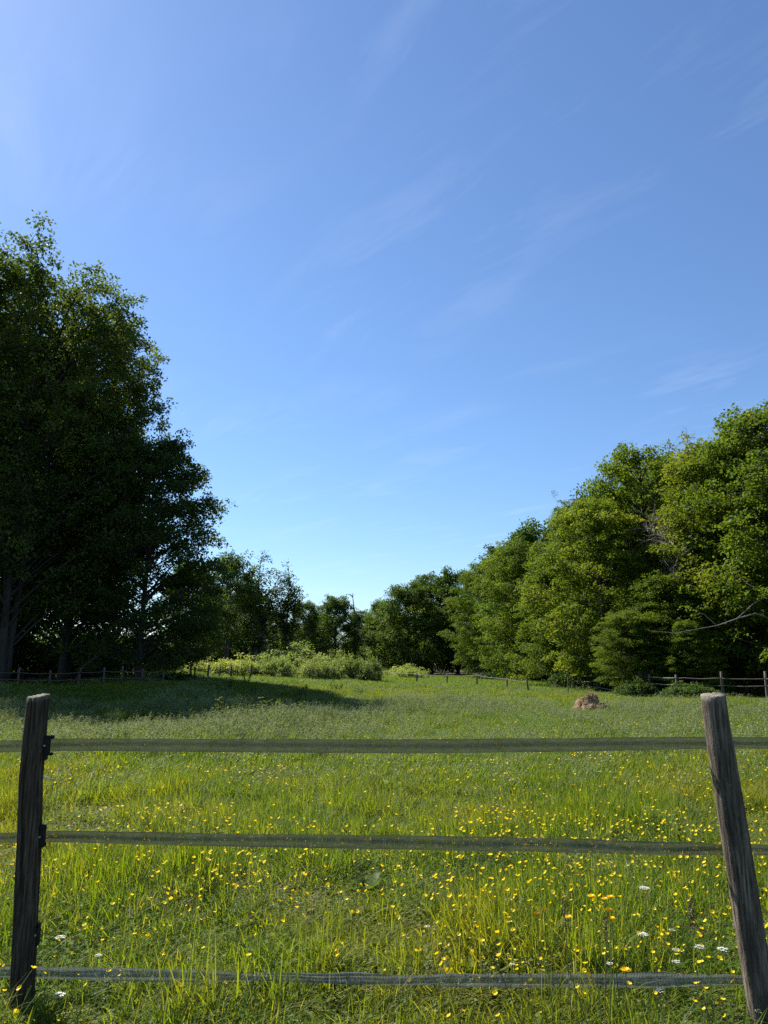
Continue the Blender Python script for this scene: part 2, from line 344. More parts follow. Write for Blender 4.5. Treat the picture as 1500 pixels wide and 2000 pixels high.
def tree_meshes(name, seed, H, Rc, z0, prof, n_b, n_tw, n_lf, leaf, trunk_r, leafmat, barkmat, flat=.55, rise=.35, lean=(0, 0), clump=.6, droop=.25, trunk_top=.9, gap=0.0, fork=1, fan=1.0, thick=.25):
    """trunk+limbs mesh and crown mesh of one tree, base at the origin"""
    rng = np.random.default_rng(seed); tr = MB(); cr = MB()
    lean = np.array([*lean, 0.0])
    def trunk_pt(u, ph=0): 
        return np.array([math.sin(u * 3 + seed + ph) * .018 * H * u, math.cos(u * 2.3 + seed + ph) * .018 * H * u, u * H]) + lean * u * H
    stems = []
    for s in range(fork):
        off = np.array([math.cos(s * 2.4 + seed), math.sin(s * 2.4 + seed), 0]) * (0 if fork == 1 else trunk_r * 1.3)
        sp = off * Rc * .25 if fork > 1 else off
        us = np.linspace(0, trunk_top, 12)
        pts = np.array([trunk_pt(u, s * 1.7) + off + sp * u * 2.2 for u in us]); pts[0, 2] = -.3
        rad = trunk_r * (1 - us / trunk_top * .88) * (1 + .5 * np.exp(-us * H / .5)) * (1 if s == 0 else .8)
        tr.tube(pts, rad, 9, jit=.05, rng=rng); stems.append((us, pts))
    cens = []; rads = []; tints = []
    for b in range(n_b):
        t = ((b + .5) / n_b) ** .85 if b > 2 else .96                   # height within the crown
        t = min(1, max(0.01, t + rng.uniform(-.05, .05))); az = b * 2.39996 + rng.uniform(-.5, .5)
        rr = Rc * prof(t) * rng.uniform(.72, 1.12)
        if rng.random() < gap: continue
        zt = z0 + (H - z0) * t
        us, pts = stems[b % fork]
        ua = np.clip((zt - rise * rr - .06 * H) / H, .08, trunk_top * .97)
        p0 = np.array([np.interp(ua, us, pts[:, i]) for i in range(3)]); core = np.array([np.interp(min(t, trunk_top), us, pts[:, i]) for i in range(3)])
        tip = np.array([core[0] + rr * math.cos(az), core[1] + rr * math.sin(az), zt])
        mid = (p0 + tip) / 2 + np.array([0, 0, .16 * np.linalg.norm(tip - p0)]) + rng.standard_normal(3) * .05 * rr
        bp = bez(p0, mid, tip, 9); ln = np.linalg.norm(tip - p0)
        br = max(.02, trunk_r * .34 * (ln / (Rc + 1)) ** .7)
        tr.tube(bp, np.linspace(br, .012, 9), 5, cap=False)
        bt = rng.uniform(0, 1)
        hd = tip - p0; hd[2] *= .5; hd /= np.linalg.norm(hd) + 1e-9; lat = np.array([-hd[1], hd[0], 0]); lat /= np.linalg.norm(lat) + 1e-9
        fw = fan * (.35 + .075 * H) * rng.uniform(.7, 1.3)                    # half width of this bough's spray
        for w in range(n_tw):
            u = 1 - .62 * rng.uniform(0, 1) ** 1.25
            q = np.array([np.interp(u, np.linspace(0, 1, 9), bp[:, i]) for i in range(3)])
            k_ = rng.uniform(-1, 1); a_ = rng.uniform(.1, .8)
            e = q + lat * k_ * fw * (1.25 - .55 * u) + hd * a_ * .5 * fw + np.array([0, 0, rng.normal(0, thick) * fw - droop * .35 * fw * k_ * k_])
            if e[2] < .35: e[2] = .35 + rng.uniform(0, .3)
            if w % 2 == 0: tr.tube(bez(q, (q + e) / 2 + np.array([0, 0, .06 * fw]), e, 4), [br * .3 + .006, .012, .009, .005], 3, cap=False)
            cens.append(e); rads.append(clump * rng.uniform(.65, 1.3)); tints.append(.55 * bt + .45 * rng.uniform(0, 1))
    leaf_cloud(cr, rng, np.array(cens), np.array(rads), n_lf, leaf, flat, np.array(tints), droop)
    return (tr.build(name + ' trunk', barkmat, True), cr.build(name + ' crown', leafmat))

dome = lambda t: math.sqrt(max(0, 1 - (max(0, t - .38) / .64) ** 2)) * (.72 + .28 * min(1, t / .38))
round_ = lambda t: max(.30, 1 - max(0, (t - .50) / .56) ** 3.2) ** .6 * (.70 + .30 * min(1, t / .45))
bell = lambda t: max(.10, (1 - t) ** .62) * (.80 + .2 * min(1, t / .15))
oval = lambda t: max(.12, math.sin(math.pi * min(.97, .10 + .86 * t)) ** .75)
PROTO = {}
def proto(key, H, *a, **k): PROTO[key] = (H, tree_meshes(key, *a[:1], H, *a[1:], **k))
#      key        H   seed  R   z0   prof  n_b n_tw n_lf leaf  trunk
proto('oak_a',   25., 11, 6.6, 5.0, round_, 112, 17, 50, .19, .25, M['oak_leaf'], M['bark'], flat=.7, rise=.55, clump=.52, fork=2, fan=.66, thick=.5, gap=.12)
proto('oak_b',   23., 12, 5.8, 3.5, round_, 104, 17, 48, .19, .24, M['oak_leaf'], M['bark'], flat=.7, rise=.5, clump=.50, fan=.66, thick=.5, gap=.12)
proto('beech',   15., 13, 4.6, .6, dome, 105, 15, 44, .17, .22, M['oak_leaf'], M['bark'], flat=.40, rise=.25, clump=.58, droop=.5, thick=.18)
proto('horn_a',  13., 21, 4.7, .5, dome, 100, 15, 46, .15, .20, M['hornbeam_leaf'], M['bark'], flat=.34, rise=.22, clump=.52, droop=.55, thick=.15)
proto('horn_b',  13., 22, 4.6, .7, bell, 104, 15, 44, .15, .18, M['hornbeam_leaf'], M['bark'], flat=.34, rise=.20, clump=.52, droop=.6, fork=2, thick=.14)
proto('horn_c',  14., 23, 4.3, .9, dome, 96, 14, 46, .155, .22, M['hornbeam_leaf'], M['bark'], flat=.42, rise=.35, clump=.54, droop=.4, gap=.08, thick=.22)
proto('wood_a',  12., 31, 4.3, .4, dome, 76, 13, 36, .21, .18, M['mixed_leaf'], M['bark'], flat=.6, rise=.4, clump=.58, fan=1.0, thick=.32)
proto('wood_b',  12., 32, 3.9, .4, oval, 70, 13, 36, .21, .18, M['mixed_leaf'], M['bark'], flat=.6, rise=.45, clump=.56, fan=1.0, thick=.32)
proto('airy',    11., 33, 3.0, 1.6, oval, 58, 11, 34, .19, .13, M['mixed_leaf'], M['grey_bark'], flat=.8, rise=.7, clump=.42, gap=.12, fork=2, thick=.4)

def ivy_tree(name, seed, H, Rt):
    """slim tree: trunk wrapped in an ivy sleeve, thin forked top"""
    rng = np.random.default_rng(seed); tr = MB(); cr = MB(); cens = []; rads = []
    for s, (ax_, az_) in enumerate(((.0, 1.0), (.13, .86), (-.12, .78))):
        us = np.linspace(0, 1, 10); pts = np.stack([us ** 1.5 * ax_ * H + .12 * np.sin(us * 6 + s), .1 * np.cos(us * 5 + s), us * az_ * H], -1); pts[0, 2] = -.3
        tr.tube(pts, np.linspace(.15, .02, 10), 6, jit=.06, rng=rng)
        for k in range(60 if s == 0 else 34):
            u = rng.uniform(.05 if s == 0 else .25, .88); c = np.array([np.interp(u, us, pts[:, i]) for i in range(3)])
            cens.append(c + rng.standard_normal(3) * np.array([.28, .28, .2])); rads.append(.42)
        for k in range(26):
            u = rng.uniform(.50, 1.0); c = np.array([np.interp(u, us, pts[:, i]) for i in range(3)])
            d = rng.standard_normal(3); d[2] = abs(d[2]) * .7; d /= np.linalg.norm(d); e = c + d * rng.uniform(.5, Rt)
            tr.tube(bez(c, (c + e) / 2 + [0, 0, .1], e, 4), [.03, .02, .012, .006], 3, cap=False)
            if rng.random() < .8: cens.append(e); rads.append(.5)
    leaf_cloud(cr, rng, np.array(cens), np.array(rads), 34, .19, .9, rng.uniform(0, 1, len(cens)), .1)
    return tr.build(name + ' trunk', M['grey_bark'], True), cr.build(name + ' crown', M['mixed_leaf'])
PROTO['ivy_a'] = (11.0, ivy_tree('ivy_a', 5, 11.0, 1.5)); PROTO['ivy_b'] = (11.0, ivy_tree('ivy_b', 8, 11.0, 1.2))

def conifer(name, seed, H, Rb):
    rng = np.random.default_rng(seed); tr = MB(); cr = MB(); tr.tube([[0, 0, -.3], [0, 0, H * .5], [.05, 0, H]], [.16, .09, .012], 6)
    cens = []
    for z in np.arange(.8, H, .42):
        r_ = Rb * (1 - z / H) ** .85
        for k in range(7):
            az = rng.uniform(0, 6.28); d = np.array([math.cos(az), math.sin(az), -.18])
            tr.tube([[0, 0, z], d * r_ * .5 + [0, 0, z], d * r_ + [0, 0, z + .1]], [.03, .02, .006], 3, cap=False)
            for u in (.35, .7, 1): cens.append(d * r_ * u + np.array([0, 0, z]))
    cens.append([.05, 0, H]); cens = np.array(cens)
    leaf_cloud(cr, rng, cens, np.full(len(cens), .34), 22, .17, .5, rng.uniform(0, .5, len(cens)), .2)
    return tr.build(name + ' trunk', M['bark'], True), cr.build(name + ' crown', M['mixed_leaf'])
PROTO['conifer'] = (12.0, conifer('conifer', 3, 12.0, 1.7))

USED = set()
def place_tree(name, key, px, Y, top_py, label, cat='tree', sx=1.0, rz=None, col=(1, 1, 1), group=None, lean=0.0):
    H0, (tm, cm) = PROTO[key]; H = height_for(top_py, Y); x = xat(px, Y, H * .5); z = g1(x, Y); s = (H - z) / H0
    e = empty(name, (x, Y, z), rz if rz is not None else (px * .7 + Y) % 6.28); e.scale = (s * sx, s * sx, s); e.rotation_euler[1] = lean
    tag(e, label, cat, group)
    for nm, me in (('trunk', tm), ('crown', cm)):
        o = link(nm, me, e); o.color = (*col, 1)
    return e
GL, GR, GF, GB = 'tall trees by the shaded fence', 'trees lining the rail fence', 'trees beyond the bramble thicket', 'trees at the closed end of the paddock'
# name, proto, px, distance, top py, label, width factor, rz, colour, group
T = [
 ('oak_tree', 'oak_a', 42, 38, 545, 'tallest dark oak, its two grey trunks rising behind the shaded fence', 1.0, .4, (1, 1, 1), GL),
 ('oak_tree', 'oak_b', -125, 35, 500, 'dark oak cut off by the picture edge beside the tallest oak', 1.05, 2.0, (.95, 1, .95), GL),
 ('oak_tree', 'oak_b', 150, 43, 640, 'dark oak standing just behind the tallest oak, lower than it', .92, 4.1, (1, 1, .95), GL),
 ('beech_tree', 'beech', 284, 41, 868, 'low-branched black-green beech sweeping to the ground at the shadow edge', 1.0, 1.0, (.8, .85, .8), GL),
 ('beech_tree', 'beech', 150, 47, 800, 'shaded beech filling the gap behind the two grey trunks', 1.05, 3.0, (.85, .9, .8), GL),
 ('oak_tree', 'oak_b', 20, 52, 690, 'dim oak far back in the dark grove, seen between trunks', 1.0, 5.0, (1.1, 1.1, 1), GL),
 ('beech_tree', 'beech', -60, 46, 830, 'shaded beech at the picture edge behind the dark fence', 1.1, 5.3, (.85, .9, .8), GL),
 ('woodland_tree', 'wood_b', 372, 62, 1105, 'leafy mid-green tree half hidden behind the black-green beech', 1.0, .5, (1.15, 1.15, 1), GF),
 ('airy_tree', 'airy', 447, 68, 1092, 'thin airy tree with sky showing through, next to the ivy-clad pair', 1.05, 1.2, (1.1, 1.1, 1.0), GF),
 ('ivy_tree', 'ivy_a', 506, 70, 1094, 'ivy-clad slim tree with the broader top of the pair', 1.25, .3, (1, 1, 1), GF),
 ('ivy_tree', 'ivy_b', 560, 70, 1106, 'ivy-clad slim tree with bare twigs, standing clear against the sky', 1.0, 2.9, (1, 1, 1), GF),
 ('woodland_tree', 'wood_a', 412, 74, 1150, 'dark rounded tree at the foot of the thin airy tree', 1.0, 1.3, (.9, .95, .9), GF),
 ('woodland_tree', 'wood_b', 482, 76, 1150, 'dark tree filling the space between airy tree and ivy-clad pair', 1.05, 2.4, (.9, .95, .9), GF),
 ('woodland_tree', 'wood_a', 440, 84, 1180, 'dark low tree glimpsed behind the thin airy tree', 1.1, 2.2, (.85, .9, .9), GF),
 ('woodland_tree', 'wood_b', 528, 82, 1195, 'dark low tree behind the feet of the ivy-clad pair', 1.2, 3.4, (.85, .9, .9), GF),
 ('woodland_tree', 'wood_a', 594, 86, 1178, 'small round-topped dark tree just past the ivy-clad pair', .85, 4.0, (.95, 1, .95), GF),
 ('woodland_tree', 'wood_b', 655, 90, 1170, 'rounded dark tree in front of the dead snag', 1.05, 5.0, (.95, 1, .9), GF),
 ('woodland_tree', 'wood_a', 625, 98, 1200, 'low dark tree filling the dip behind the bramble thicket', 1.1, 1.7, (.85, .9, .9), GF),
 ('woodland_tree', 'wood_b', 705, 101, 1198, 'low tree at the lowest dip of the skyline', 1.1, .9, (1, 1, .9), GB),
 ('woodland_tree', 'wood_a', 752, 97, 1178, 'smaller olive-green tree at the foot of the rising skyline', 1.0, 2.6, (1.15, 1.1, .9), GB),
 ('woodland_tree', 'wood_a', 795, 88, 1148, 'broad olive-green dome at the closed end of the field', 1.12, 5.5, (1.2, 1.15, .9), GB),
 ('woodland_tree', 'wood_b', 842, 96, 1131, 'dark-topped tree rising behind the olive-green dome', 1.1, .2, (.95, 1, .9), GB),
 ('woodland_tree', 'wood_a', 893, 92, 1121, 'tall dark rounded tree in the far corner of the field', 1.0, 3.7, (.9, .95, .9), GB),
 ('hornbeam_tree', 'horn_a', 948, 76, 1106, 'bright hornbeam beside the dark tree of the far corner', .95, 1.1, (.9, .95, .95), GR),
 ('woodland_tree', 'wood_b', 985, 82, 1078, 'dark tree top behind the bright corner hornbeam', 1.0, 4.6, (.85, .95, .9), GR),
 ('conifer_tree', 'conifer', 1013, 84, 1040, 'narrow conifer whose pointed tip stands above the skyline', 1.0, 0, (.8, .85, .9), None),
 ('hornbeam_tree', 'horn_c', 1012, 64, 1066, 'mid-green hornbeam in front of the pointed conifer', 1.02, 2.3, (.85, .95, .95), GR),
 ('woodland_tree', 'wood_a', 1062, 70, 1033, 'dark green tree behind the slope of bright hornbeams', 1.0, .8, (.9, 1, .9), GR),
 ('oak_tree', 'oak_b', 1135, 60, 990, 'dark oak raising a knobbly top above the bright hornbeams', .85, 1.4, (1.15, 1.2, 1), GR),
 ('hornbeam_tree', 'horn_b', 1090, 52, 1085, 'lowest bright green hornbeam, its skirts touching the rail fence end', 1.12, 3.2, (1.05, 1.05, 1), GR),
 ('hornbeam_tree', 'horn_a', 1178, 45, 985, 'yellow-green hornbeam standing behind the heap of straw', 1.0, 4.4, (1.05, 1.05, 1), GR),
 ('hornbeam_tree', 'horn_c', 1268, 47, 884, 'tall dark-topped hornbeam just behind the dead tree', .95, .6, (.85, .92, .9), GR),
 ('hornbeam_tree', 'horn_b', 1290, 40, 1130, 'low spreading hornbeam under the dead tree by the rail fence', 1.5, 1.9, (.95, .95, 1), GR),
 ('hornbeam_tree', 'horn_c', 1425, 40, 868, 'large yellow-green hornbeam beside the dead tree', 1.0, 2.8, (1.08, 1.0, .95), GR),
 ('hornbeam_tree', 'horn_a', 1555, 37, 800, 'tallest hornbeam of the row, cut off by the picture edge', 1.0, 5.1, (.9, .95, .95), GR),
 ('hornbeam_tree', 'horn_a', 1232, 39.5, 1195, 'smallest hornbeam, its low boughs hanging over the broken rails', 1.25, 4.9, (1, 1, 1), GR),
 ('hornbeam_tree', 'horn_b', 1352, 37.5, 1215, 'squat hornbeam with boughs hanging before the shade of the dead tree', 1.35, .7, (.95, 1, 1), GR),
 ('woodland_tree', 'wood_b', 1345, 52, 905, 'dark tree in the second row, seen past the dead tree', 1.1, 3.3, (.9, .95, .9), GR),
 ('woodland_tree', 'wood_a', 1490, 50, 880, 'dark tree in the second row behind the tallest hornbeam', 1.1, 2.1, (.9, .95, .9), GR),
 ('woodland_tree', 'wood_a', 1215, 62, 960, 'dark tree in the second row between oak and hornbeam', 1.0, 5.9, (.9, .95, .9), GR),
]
for nm, key, px, Y_, tp, lb, sx, rz, c, g in T: place_tree(nm, key, px, Y_, tp, lb, 'tree', sx, rz, c, g)

# bare dead tree in the gap, the snag on the skyline
def bare_tree(seed, H, n, spread, up, r0):
    rng = np.random.default_rng(seed); tr = MB(); br = MB()
    us = np.linspace(0, 1, 12); pts = np.stack([.25 * np.sin(us * 4 + seed) * us, .2 * np.cos(us * 3) * us, us * H], -1); pts[0, 2] = -.3
    tr.tube(pts, np.linspace(r0, .02, 12), 8, jit=.06, rng=rng)
    def grow(p, d, ln, r_, lv):
        k = 6; q = [p]; dd = d.copy()
        for _ in range(k - 1):
            dd = dd + rng.standard_normal(3) * .22 + np.array([0, 0, up]); dd /= np.linalg.norm(dd); q.append(q[-1] + dd * ln / (k - 1))
        q = np.array(q); br.tube(q, np.linspace(r_, r_ * .35, k), 4 if lv else 5, cap=False)
        if lv < 2:
            for _ in range(5):
                i = rng.integers(1, k); nd = dd + rng.standard_normal(3) * .75; nd /= np.linalg.norm(nd); grow(q[i], nd, ln * rng.uniform(.35, .6), r_ * .5, lv + 1)
    out = []
    for b in range(n):
        u = rng.uniform(.28, .98); p = np.array([np.interp(u, us, pts[:, i]) for i in range(3)]); az = rng.uniform(0, 6.28)
        d = np.array([math.cos(az), math.sin(az), .35]); br.__init__(); grow(p, d / np.linalg.norm(d), spread * (1.15 - u * .75), r0 * .32, 0); out.append(br.build('dead branch', M['dead_wood'], True))
    return tr.build('dead trunk', M['dead_wood'], True), out
x_ = xat(1318, 41.6, 5); e = tag(empty('dead_tree', (x_, 41.6, g1(x_, 41.6))), 'bare dead tree with pinkish grey branches tangled among the hornbeams', 'tree')
tm, bm_ = bare_tree(4, 10.4, 20, 3.4, .04, .11); link('trunk', tm, e); [link('branch', b_, e) for b_ in bm_]
x_ = xat(1352, 45, 10); e = tag(empty('dead_tree', (x_, 45, g1(x_, 45))), 'leafless tree with only bare twigs poking above the hornbeam crowns', 'tree')
tm, bm_ = bare_tree(9, height_for(858, 45), 12, 2.6, .16, .12); link('trunk', tm, e); [link('branch', b_, e) for b_ in bm_]
x_ = xat(690, 93, 6); e = tag(empty('dead_snag', (x_, 93, g1(x_, 93))), 'broken pale snag with stubby branches standing on the distant skyline', 'dead tree')
tm, bm_ = bare_tree(6, height_for(1160, 93) - .5, 9, 1.3, .12, .34); link('trunk', tm, e); [link('branch', b_, e) for b_ in bm_]
mbx = MB(); rng = np.random.default_rng(77)
cz = rng.uniform(1.5, 8.2, 40); leaf_cloud(mbx, rng, np.stack([rng.normal(0, .25, 40), rng.normal(0, .25, 40), cz], -1), np.full(40, .45), 22, .2, .9, rng.uniform(0, 1, 40))
link('ivy', mbx.build('snag ivy', M['mixed_leaf']), e)
# long bare bough lying against the hornbeam at the picture edge
mbx = MB(); A, B_, C_ = at(1265, 1232, 33.6), at(1400, 1222, 33.8), at(1475, 1198, 34.6); D_ = at(1560, 1225, 35.5)
b0 = np.array([A, at(1320, 1236, 33.7), B_, at(1440, 1208, 34), C_, D_]); mbx.tube(b0[::-1], [.040, .032, .026, .018, .010, .005], 6)
mbx.tube(np.array([at(1440, 1208, 34), at(1470, 1180, 34.0), at(1500, 1163, 34.1)]), [.03, .02, .008], 5)
mbx.tube(np.array([B_, at(1375, 1200, 33.6), at(1352, 1190, 33.5)]), [.025, .015, .006], 5)
TT = [o for o in bpy.data.objects if o.get('label', '').startswith('tallest hornbeam')][0]
bpy.context.view_layer.update()
bo = link('bare_bough', mbx.build('bare bough', M['dead_wood'], True), TT); bo.matrix_parent_inverse = TT.matrix_world.inverted()
bo['label'] = 'long pale leafless bough reaching out of the shade'

# far wood behind everything, one mass
mbx = MB(); rng = np.random.default_rng(50)
k = 3000; xx = rng.uniform(-95, 75, k); yy = rng.uniform(112, 124, k); hh = 6.0 + 1.6 * np.sin(xx * .21) + 1.2 * np.sin(xx * .47 + 2) + np.where(xx > 8, 3, 0)
cen = np.stack([xx, yy, .5 + rng.uniform(0, 1, k) * hh], -1); leaf_cloud(mbx, rng, cen, np.full(k, 1.25), 30, .5, .7, rng.uniform(0, 1, k))
tag(link('far_wood', mbx.build('far wood', M['mixed_leaf'])), 'distant woodland closing the view behind the trees', 'woodland', kind='stuff').color = (.9, .95, .9, 1)

# ------------------------------------------------------------------ shrubs
def mound_mesh(name, seed, w, d, h, n_c, n_l, leaf, mat_, clump=.42):
    rng = np.random.default_rng(seed); fo = MB(); st = MB()
    u = rng.uniform(0, 1, n_c); az = rng.uniform(0, 2 * np.pi, n_c); th = np.arccos(1 - u * .98); rr = rng.uniform(.72, 1.04, n_c) ** .8
    lump = 1 + .20 * np.sin(az * 3 + seed + th * 2) + .16 * np.sin(az * 5 + th * 5 + seed) + .10 * np.sin(az * 9 - th * 7)
    cen = np.stack([w * np.sin(th) * np.cos(az) * rr * lump, d * np.sin(th) * np.sin(az) * rr * lump, .12 + h * np.cos(th) * rr * lump], -1)
    leaf_cloud(fo, rng, cen, clump * rng.uniform(.5, 1.5, n_c), n_l, leaf, .6, rng.uniform(0, 1, n_c), .3)
    for k in range(34 if clump > .4 else 90):                         # arching canes
        a_ = rng.uniform(0, 6.28); rb = rng.uniform(.1, .5); re = rng.uniform(.75, 1.2); b_ = a_ + rng.uniform(-.5, .5)
        p0 = np.array([w * rb * math.cos(a_), d * rb * math.sin(a_), -.1]); p2 = np.array([w * re * math.cos(b_), d * re * math.sin(b_), h * rng.uniform(.15, .6)])
        cv = bez(p0, np.array([(p0[0] + p2[0]) / 2, (p0[1] + p2[1]) / 2, h * rng.uniform(1.15, 1.6)]), p2, 8); st.tube(cv, np.linspace(.014, .006, 8), 3, cap=False)
        leaf_cloud(fo, rng, cv[3:], np.full(5, .16), 9, leaf * .9, .8, np.full(5, rng.uniform(.4, 1)), 0)
    return fo.build(name + ' foliage', mat_), st.build(name + ' canes', M['stem_dry'])
MOUND = {'a': (3.0, mound_mesh('bramble', 61, 3.0, 2.4, 1.9, 340, 42, .14, M['bramble_leaf'])),
         'b': (2.0, mound_mesh('bramble', 62, 2.0, 1.8, 1.6, 240, 40, .13, M['bramble_leaf'])),
         'c': (1.6, mound_mesh('shrub', 63, 1.6, 1.5, 1.25, 90, 34, .15, M['mixed_leaf'], .36))}
def place_mound(name, key, px, Y, half_px, top_py, label, col=(1, 1, 1), rz=0.0, cat='bush', group=None):
    w0, (fm, sm) = MOUND[key]; x = xat(px, Y); z = g1(x, Y); h0 = {'a': 2.1, 'b': 1.8, 'c': 1.9}[key]
    sx = half_px / F_PX * Y / w0; sz = (height_for(top_py, Y) - z) / h0
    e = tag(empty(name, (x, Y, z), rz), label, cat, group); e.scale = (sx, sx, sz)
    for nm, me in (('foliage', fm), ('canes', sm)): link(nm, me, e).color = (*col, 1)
GBR = 'bramble thicket beyond the wire fence'
for a_ in [
 ('bramble_bush', 'a', 566, 62, 88, 1268, 'largest pale green bramble mound, highest hump of the thicket', (1, 1, 1), .3),
 ('bramble_bush', 'b', 536, 53, 38, 1284, 'rounded bramble mound bulging forward in front of the largest hump', (.95, 1, .95), 1.0),
 ('bramble_bush', 'b', 622, 56, 42, 1289, 'bramble mound just past the bulging front mound', (1, 1, .95), 2.2),
 ('bramble_bush', 'a', 668, 61, 50, 1282, 'grey-green bramble mound in the middle of the thicket tail', (.92, .95, .95), 4.0),
 ('bramble_bush', 'b', 718, 60, 30, 1284, 'dark grey-green bramble mound ending the thicket by the fence post', (.75, .82, .85), 5.0),
 ('bramble_bush', 'b', 462, 53.5, 54, 1287, 'yellowish bramble mound at the thicket end near the crooked posts', (1.2, 1.15, .8), 3.1),
 ('bramble_bush', 'a', 315, 58, 60, 1284, 'pale low bramble growth in the sunlit gap beside the beech', (1.25, 1.2, .9), 0.0),
 ('bramble_bush', 'b', 405, 54, 44, 1292, 'thin pale bramble growth behind the crooked posts', (1.2, 1.15, .9), 1.9),
 ('bramble_bush', 'a', 793, 76, 46, 1303, 'very low pale bramble swell under the olive-green dome', (1.2, 1.2, 1), 2.0),
]: place_mound(*a_, group=GBR)
place_mound('russet_shrub', 'c', 676, 64, 18, 1271, 'small russet-tipped shrub sticking out of the bramble thicket', (2.4, 1.5, 1.1))
place_mound('shaded_shrub', 'c', 345, 43, 34, 1308, 'dark shrub hugging the ground at the foot of the beech', (.8, .85, .8))
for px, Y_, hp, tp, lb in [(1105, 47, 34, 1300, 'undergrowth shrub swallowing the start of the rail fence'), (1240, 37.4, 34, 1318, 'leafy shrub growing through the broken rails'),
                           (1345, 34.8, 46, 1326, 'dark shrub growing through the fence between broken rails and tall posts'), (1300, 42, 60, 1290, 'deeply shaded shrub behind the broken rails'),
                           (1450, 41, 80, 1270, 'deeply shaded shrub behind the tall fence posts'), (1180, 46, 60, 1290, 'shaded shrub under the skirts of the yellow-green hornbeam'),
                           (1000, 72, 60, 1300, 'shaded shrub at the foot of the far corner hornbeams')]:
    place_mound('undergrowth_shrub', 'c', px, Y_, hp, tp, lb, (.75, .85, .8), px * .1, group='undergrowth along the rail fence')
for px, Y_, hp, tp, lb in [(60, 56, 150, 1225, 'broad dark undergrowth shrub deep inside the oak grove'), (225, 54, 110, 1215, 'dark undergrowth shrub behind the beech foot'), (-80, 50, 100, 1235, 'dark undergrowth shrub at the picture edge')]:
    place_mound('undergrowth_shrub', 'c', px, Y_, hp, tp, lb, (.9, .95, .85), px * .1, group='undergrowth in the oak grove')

# ------------------------------------------------------------------ far fences
def far_post(parent, px, Y, h, r_, lean=(0, 0), matk='fence_wood', base=None):
    x = xat(px, Y, .8) if base is None else base; z = g1(x, Y); rng = np.random.default_rng(int(px * 7) % 9999)
    mb = MB(); p = np.array([[x - parent.location.x, Y - parent.location.y, z - .3 - parent.location.z]] * 5); u = np.linspace(0, 1, 5)
    p = p + np.stack([u * lean[0], u * lean[1], u * (h + .3)], -1); mb.tube(p, r_ * np.linspace(1.05, .92, 5), 7, jit=.07, rng=rng)
    link('post', mb.build('post', M[matk], True), parent); return Vector((x + lean[0], Y + lean[1], z + h))
def strand(parent, pts, r_, matk, name, sag=.03, seed=0, sides=5):
    rng = np.random.default_rng(seed); mb = MB(); out = []
    for a_, b_ in zip(pts[:-1], pts[1:]):
        a_, b_ = np.array(a_), np.array(b_)
        for u in np.linspace(0, 1, 6, endpoint=False): out.append(a_ + (b_ - a_) * u - np.array([0, 0, sag * 4 * u * (1 - u)]))
    out.append(np.array(pts[-1])); out = np.array(out) - np.array(parent.location); out += rng.standard_normal(out.shape) * r_ * .4
    mb.tube(out, r_, sides, jit=.1, rng=rng); return link(name, mb.build(name, M[matk], True), parent)
# shaded fence under the oaks
f = tag(empty('shaded_fence', (-18, 36.8, 0)), 'post and rail fence lost in deep shade below the tall oaks', 'fence')
tops = [far_post(f, px, Y_, h, .055, ln) for px, Y_, h, ln in [(-60, 36.5, .85, (0, 0)), (35, 36.6, .90, (.02, 0)), (97, 36.8, .80, (.0, 0)), (152, 36.9, .88, (.10, 0)), (203, 37, .85, (-.02, 0)), (238, 37.2, .90, (0, 0)), (276, 37.4, .78, (.03, 0)), (318, 38, .70, (.02, 0))]]
for dz, sd_ in ((.66, 1), (.33, 2)):
    pts = [(t.x, t.y - .07, g1(t.x, t.y) + dz) for t in tops]
    for i in range(len(pts) - 1): strand(f, pts[i:i + 2], .022, 'fence_wood', 'rail', .04, i + sd_ * 10)
# dead branch leaning on it
mbx = MB(); mbx.tube(np.array([at(148, 1326, 36.2), at(165, 1300, 36.3), at(185, 1283, 36.5), at(196, 1280, 36.6)]), [.045, .035, .02, .008], 5); mbx.tube(np.array([at(165, 1300, 36.3), at(180, 1290, 36.1), at(190, 1284, 36.0)]), [.02, .012, .005], 4)
tag(link('fallen_branch', mbx.build('fallen branch', M['bark'], True)), 'thin fallen branch leaning on the shaded fence', 'branch')
# crooked wire fence with close posts, in front of the thicket
f = tag(empty('wire_fence', (xat(440, 48), 48, 0)), 'wire fence of crooked dark posts in front of the bramble thicket', 'fence')
tops = [far_post(f, *a_) for a_ in [(372, 44.5, 1.0, .07, (0, 0)), (380, 45, .75, .055, (.0, 0)), (404, 46, .90, .075, (.10, 0)), (429, 47, .78, .065, (0, 0)), (451, 47.5, .92, .075, (.0, 0)), (463, 48, .75, .055, (0, 0)), (489, 49, 1.0, .065, (.03, 0)), (609, 52, .95, .045, (0, 0)), (664, 57, .9, .05, (0, 0))]]
for k_, fr in enumerate((.86, .5)): strand(f, [(t.x, t.y - .06, g1(t.x, t.y) + fr * .80) for t in tops], .012, 'wire', 'wire', .05, k_)
# low straggling fence across the middle of the field
f = tag(empty('low_fence', (xat(900, 58), 58, 0)), 'low fence of short dark stakes and one line across the open field', 'fence')
tops = [far_post(f, *a_) for a_ in [(735, 68, 1.02, .055, (0, 0)), (814, 63, .98, .075, (0, 0)), (873, 57, .92, .06, (0, 0)), (931, 52, .95, .055, (0, 0)), (990, 46, .90, .05, (0, 0)), (1034, 41, .82, .05, (-.16, 0))]]
strand(f, [(t.x, t.y - .07, t.z - .10) for t in tops], .016, 'wire', 'wire', .05, 5)
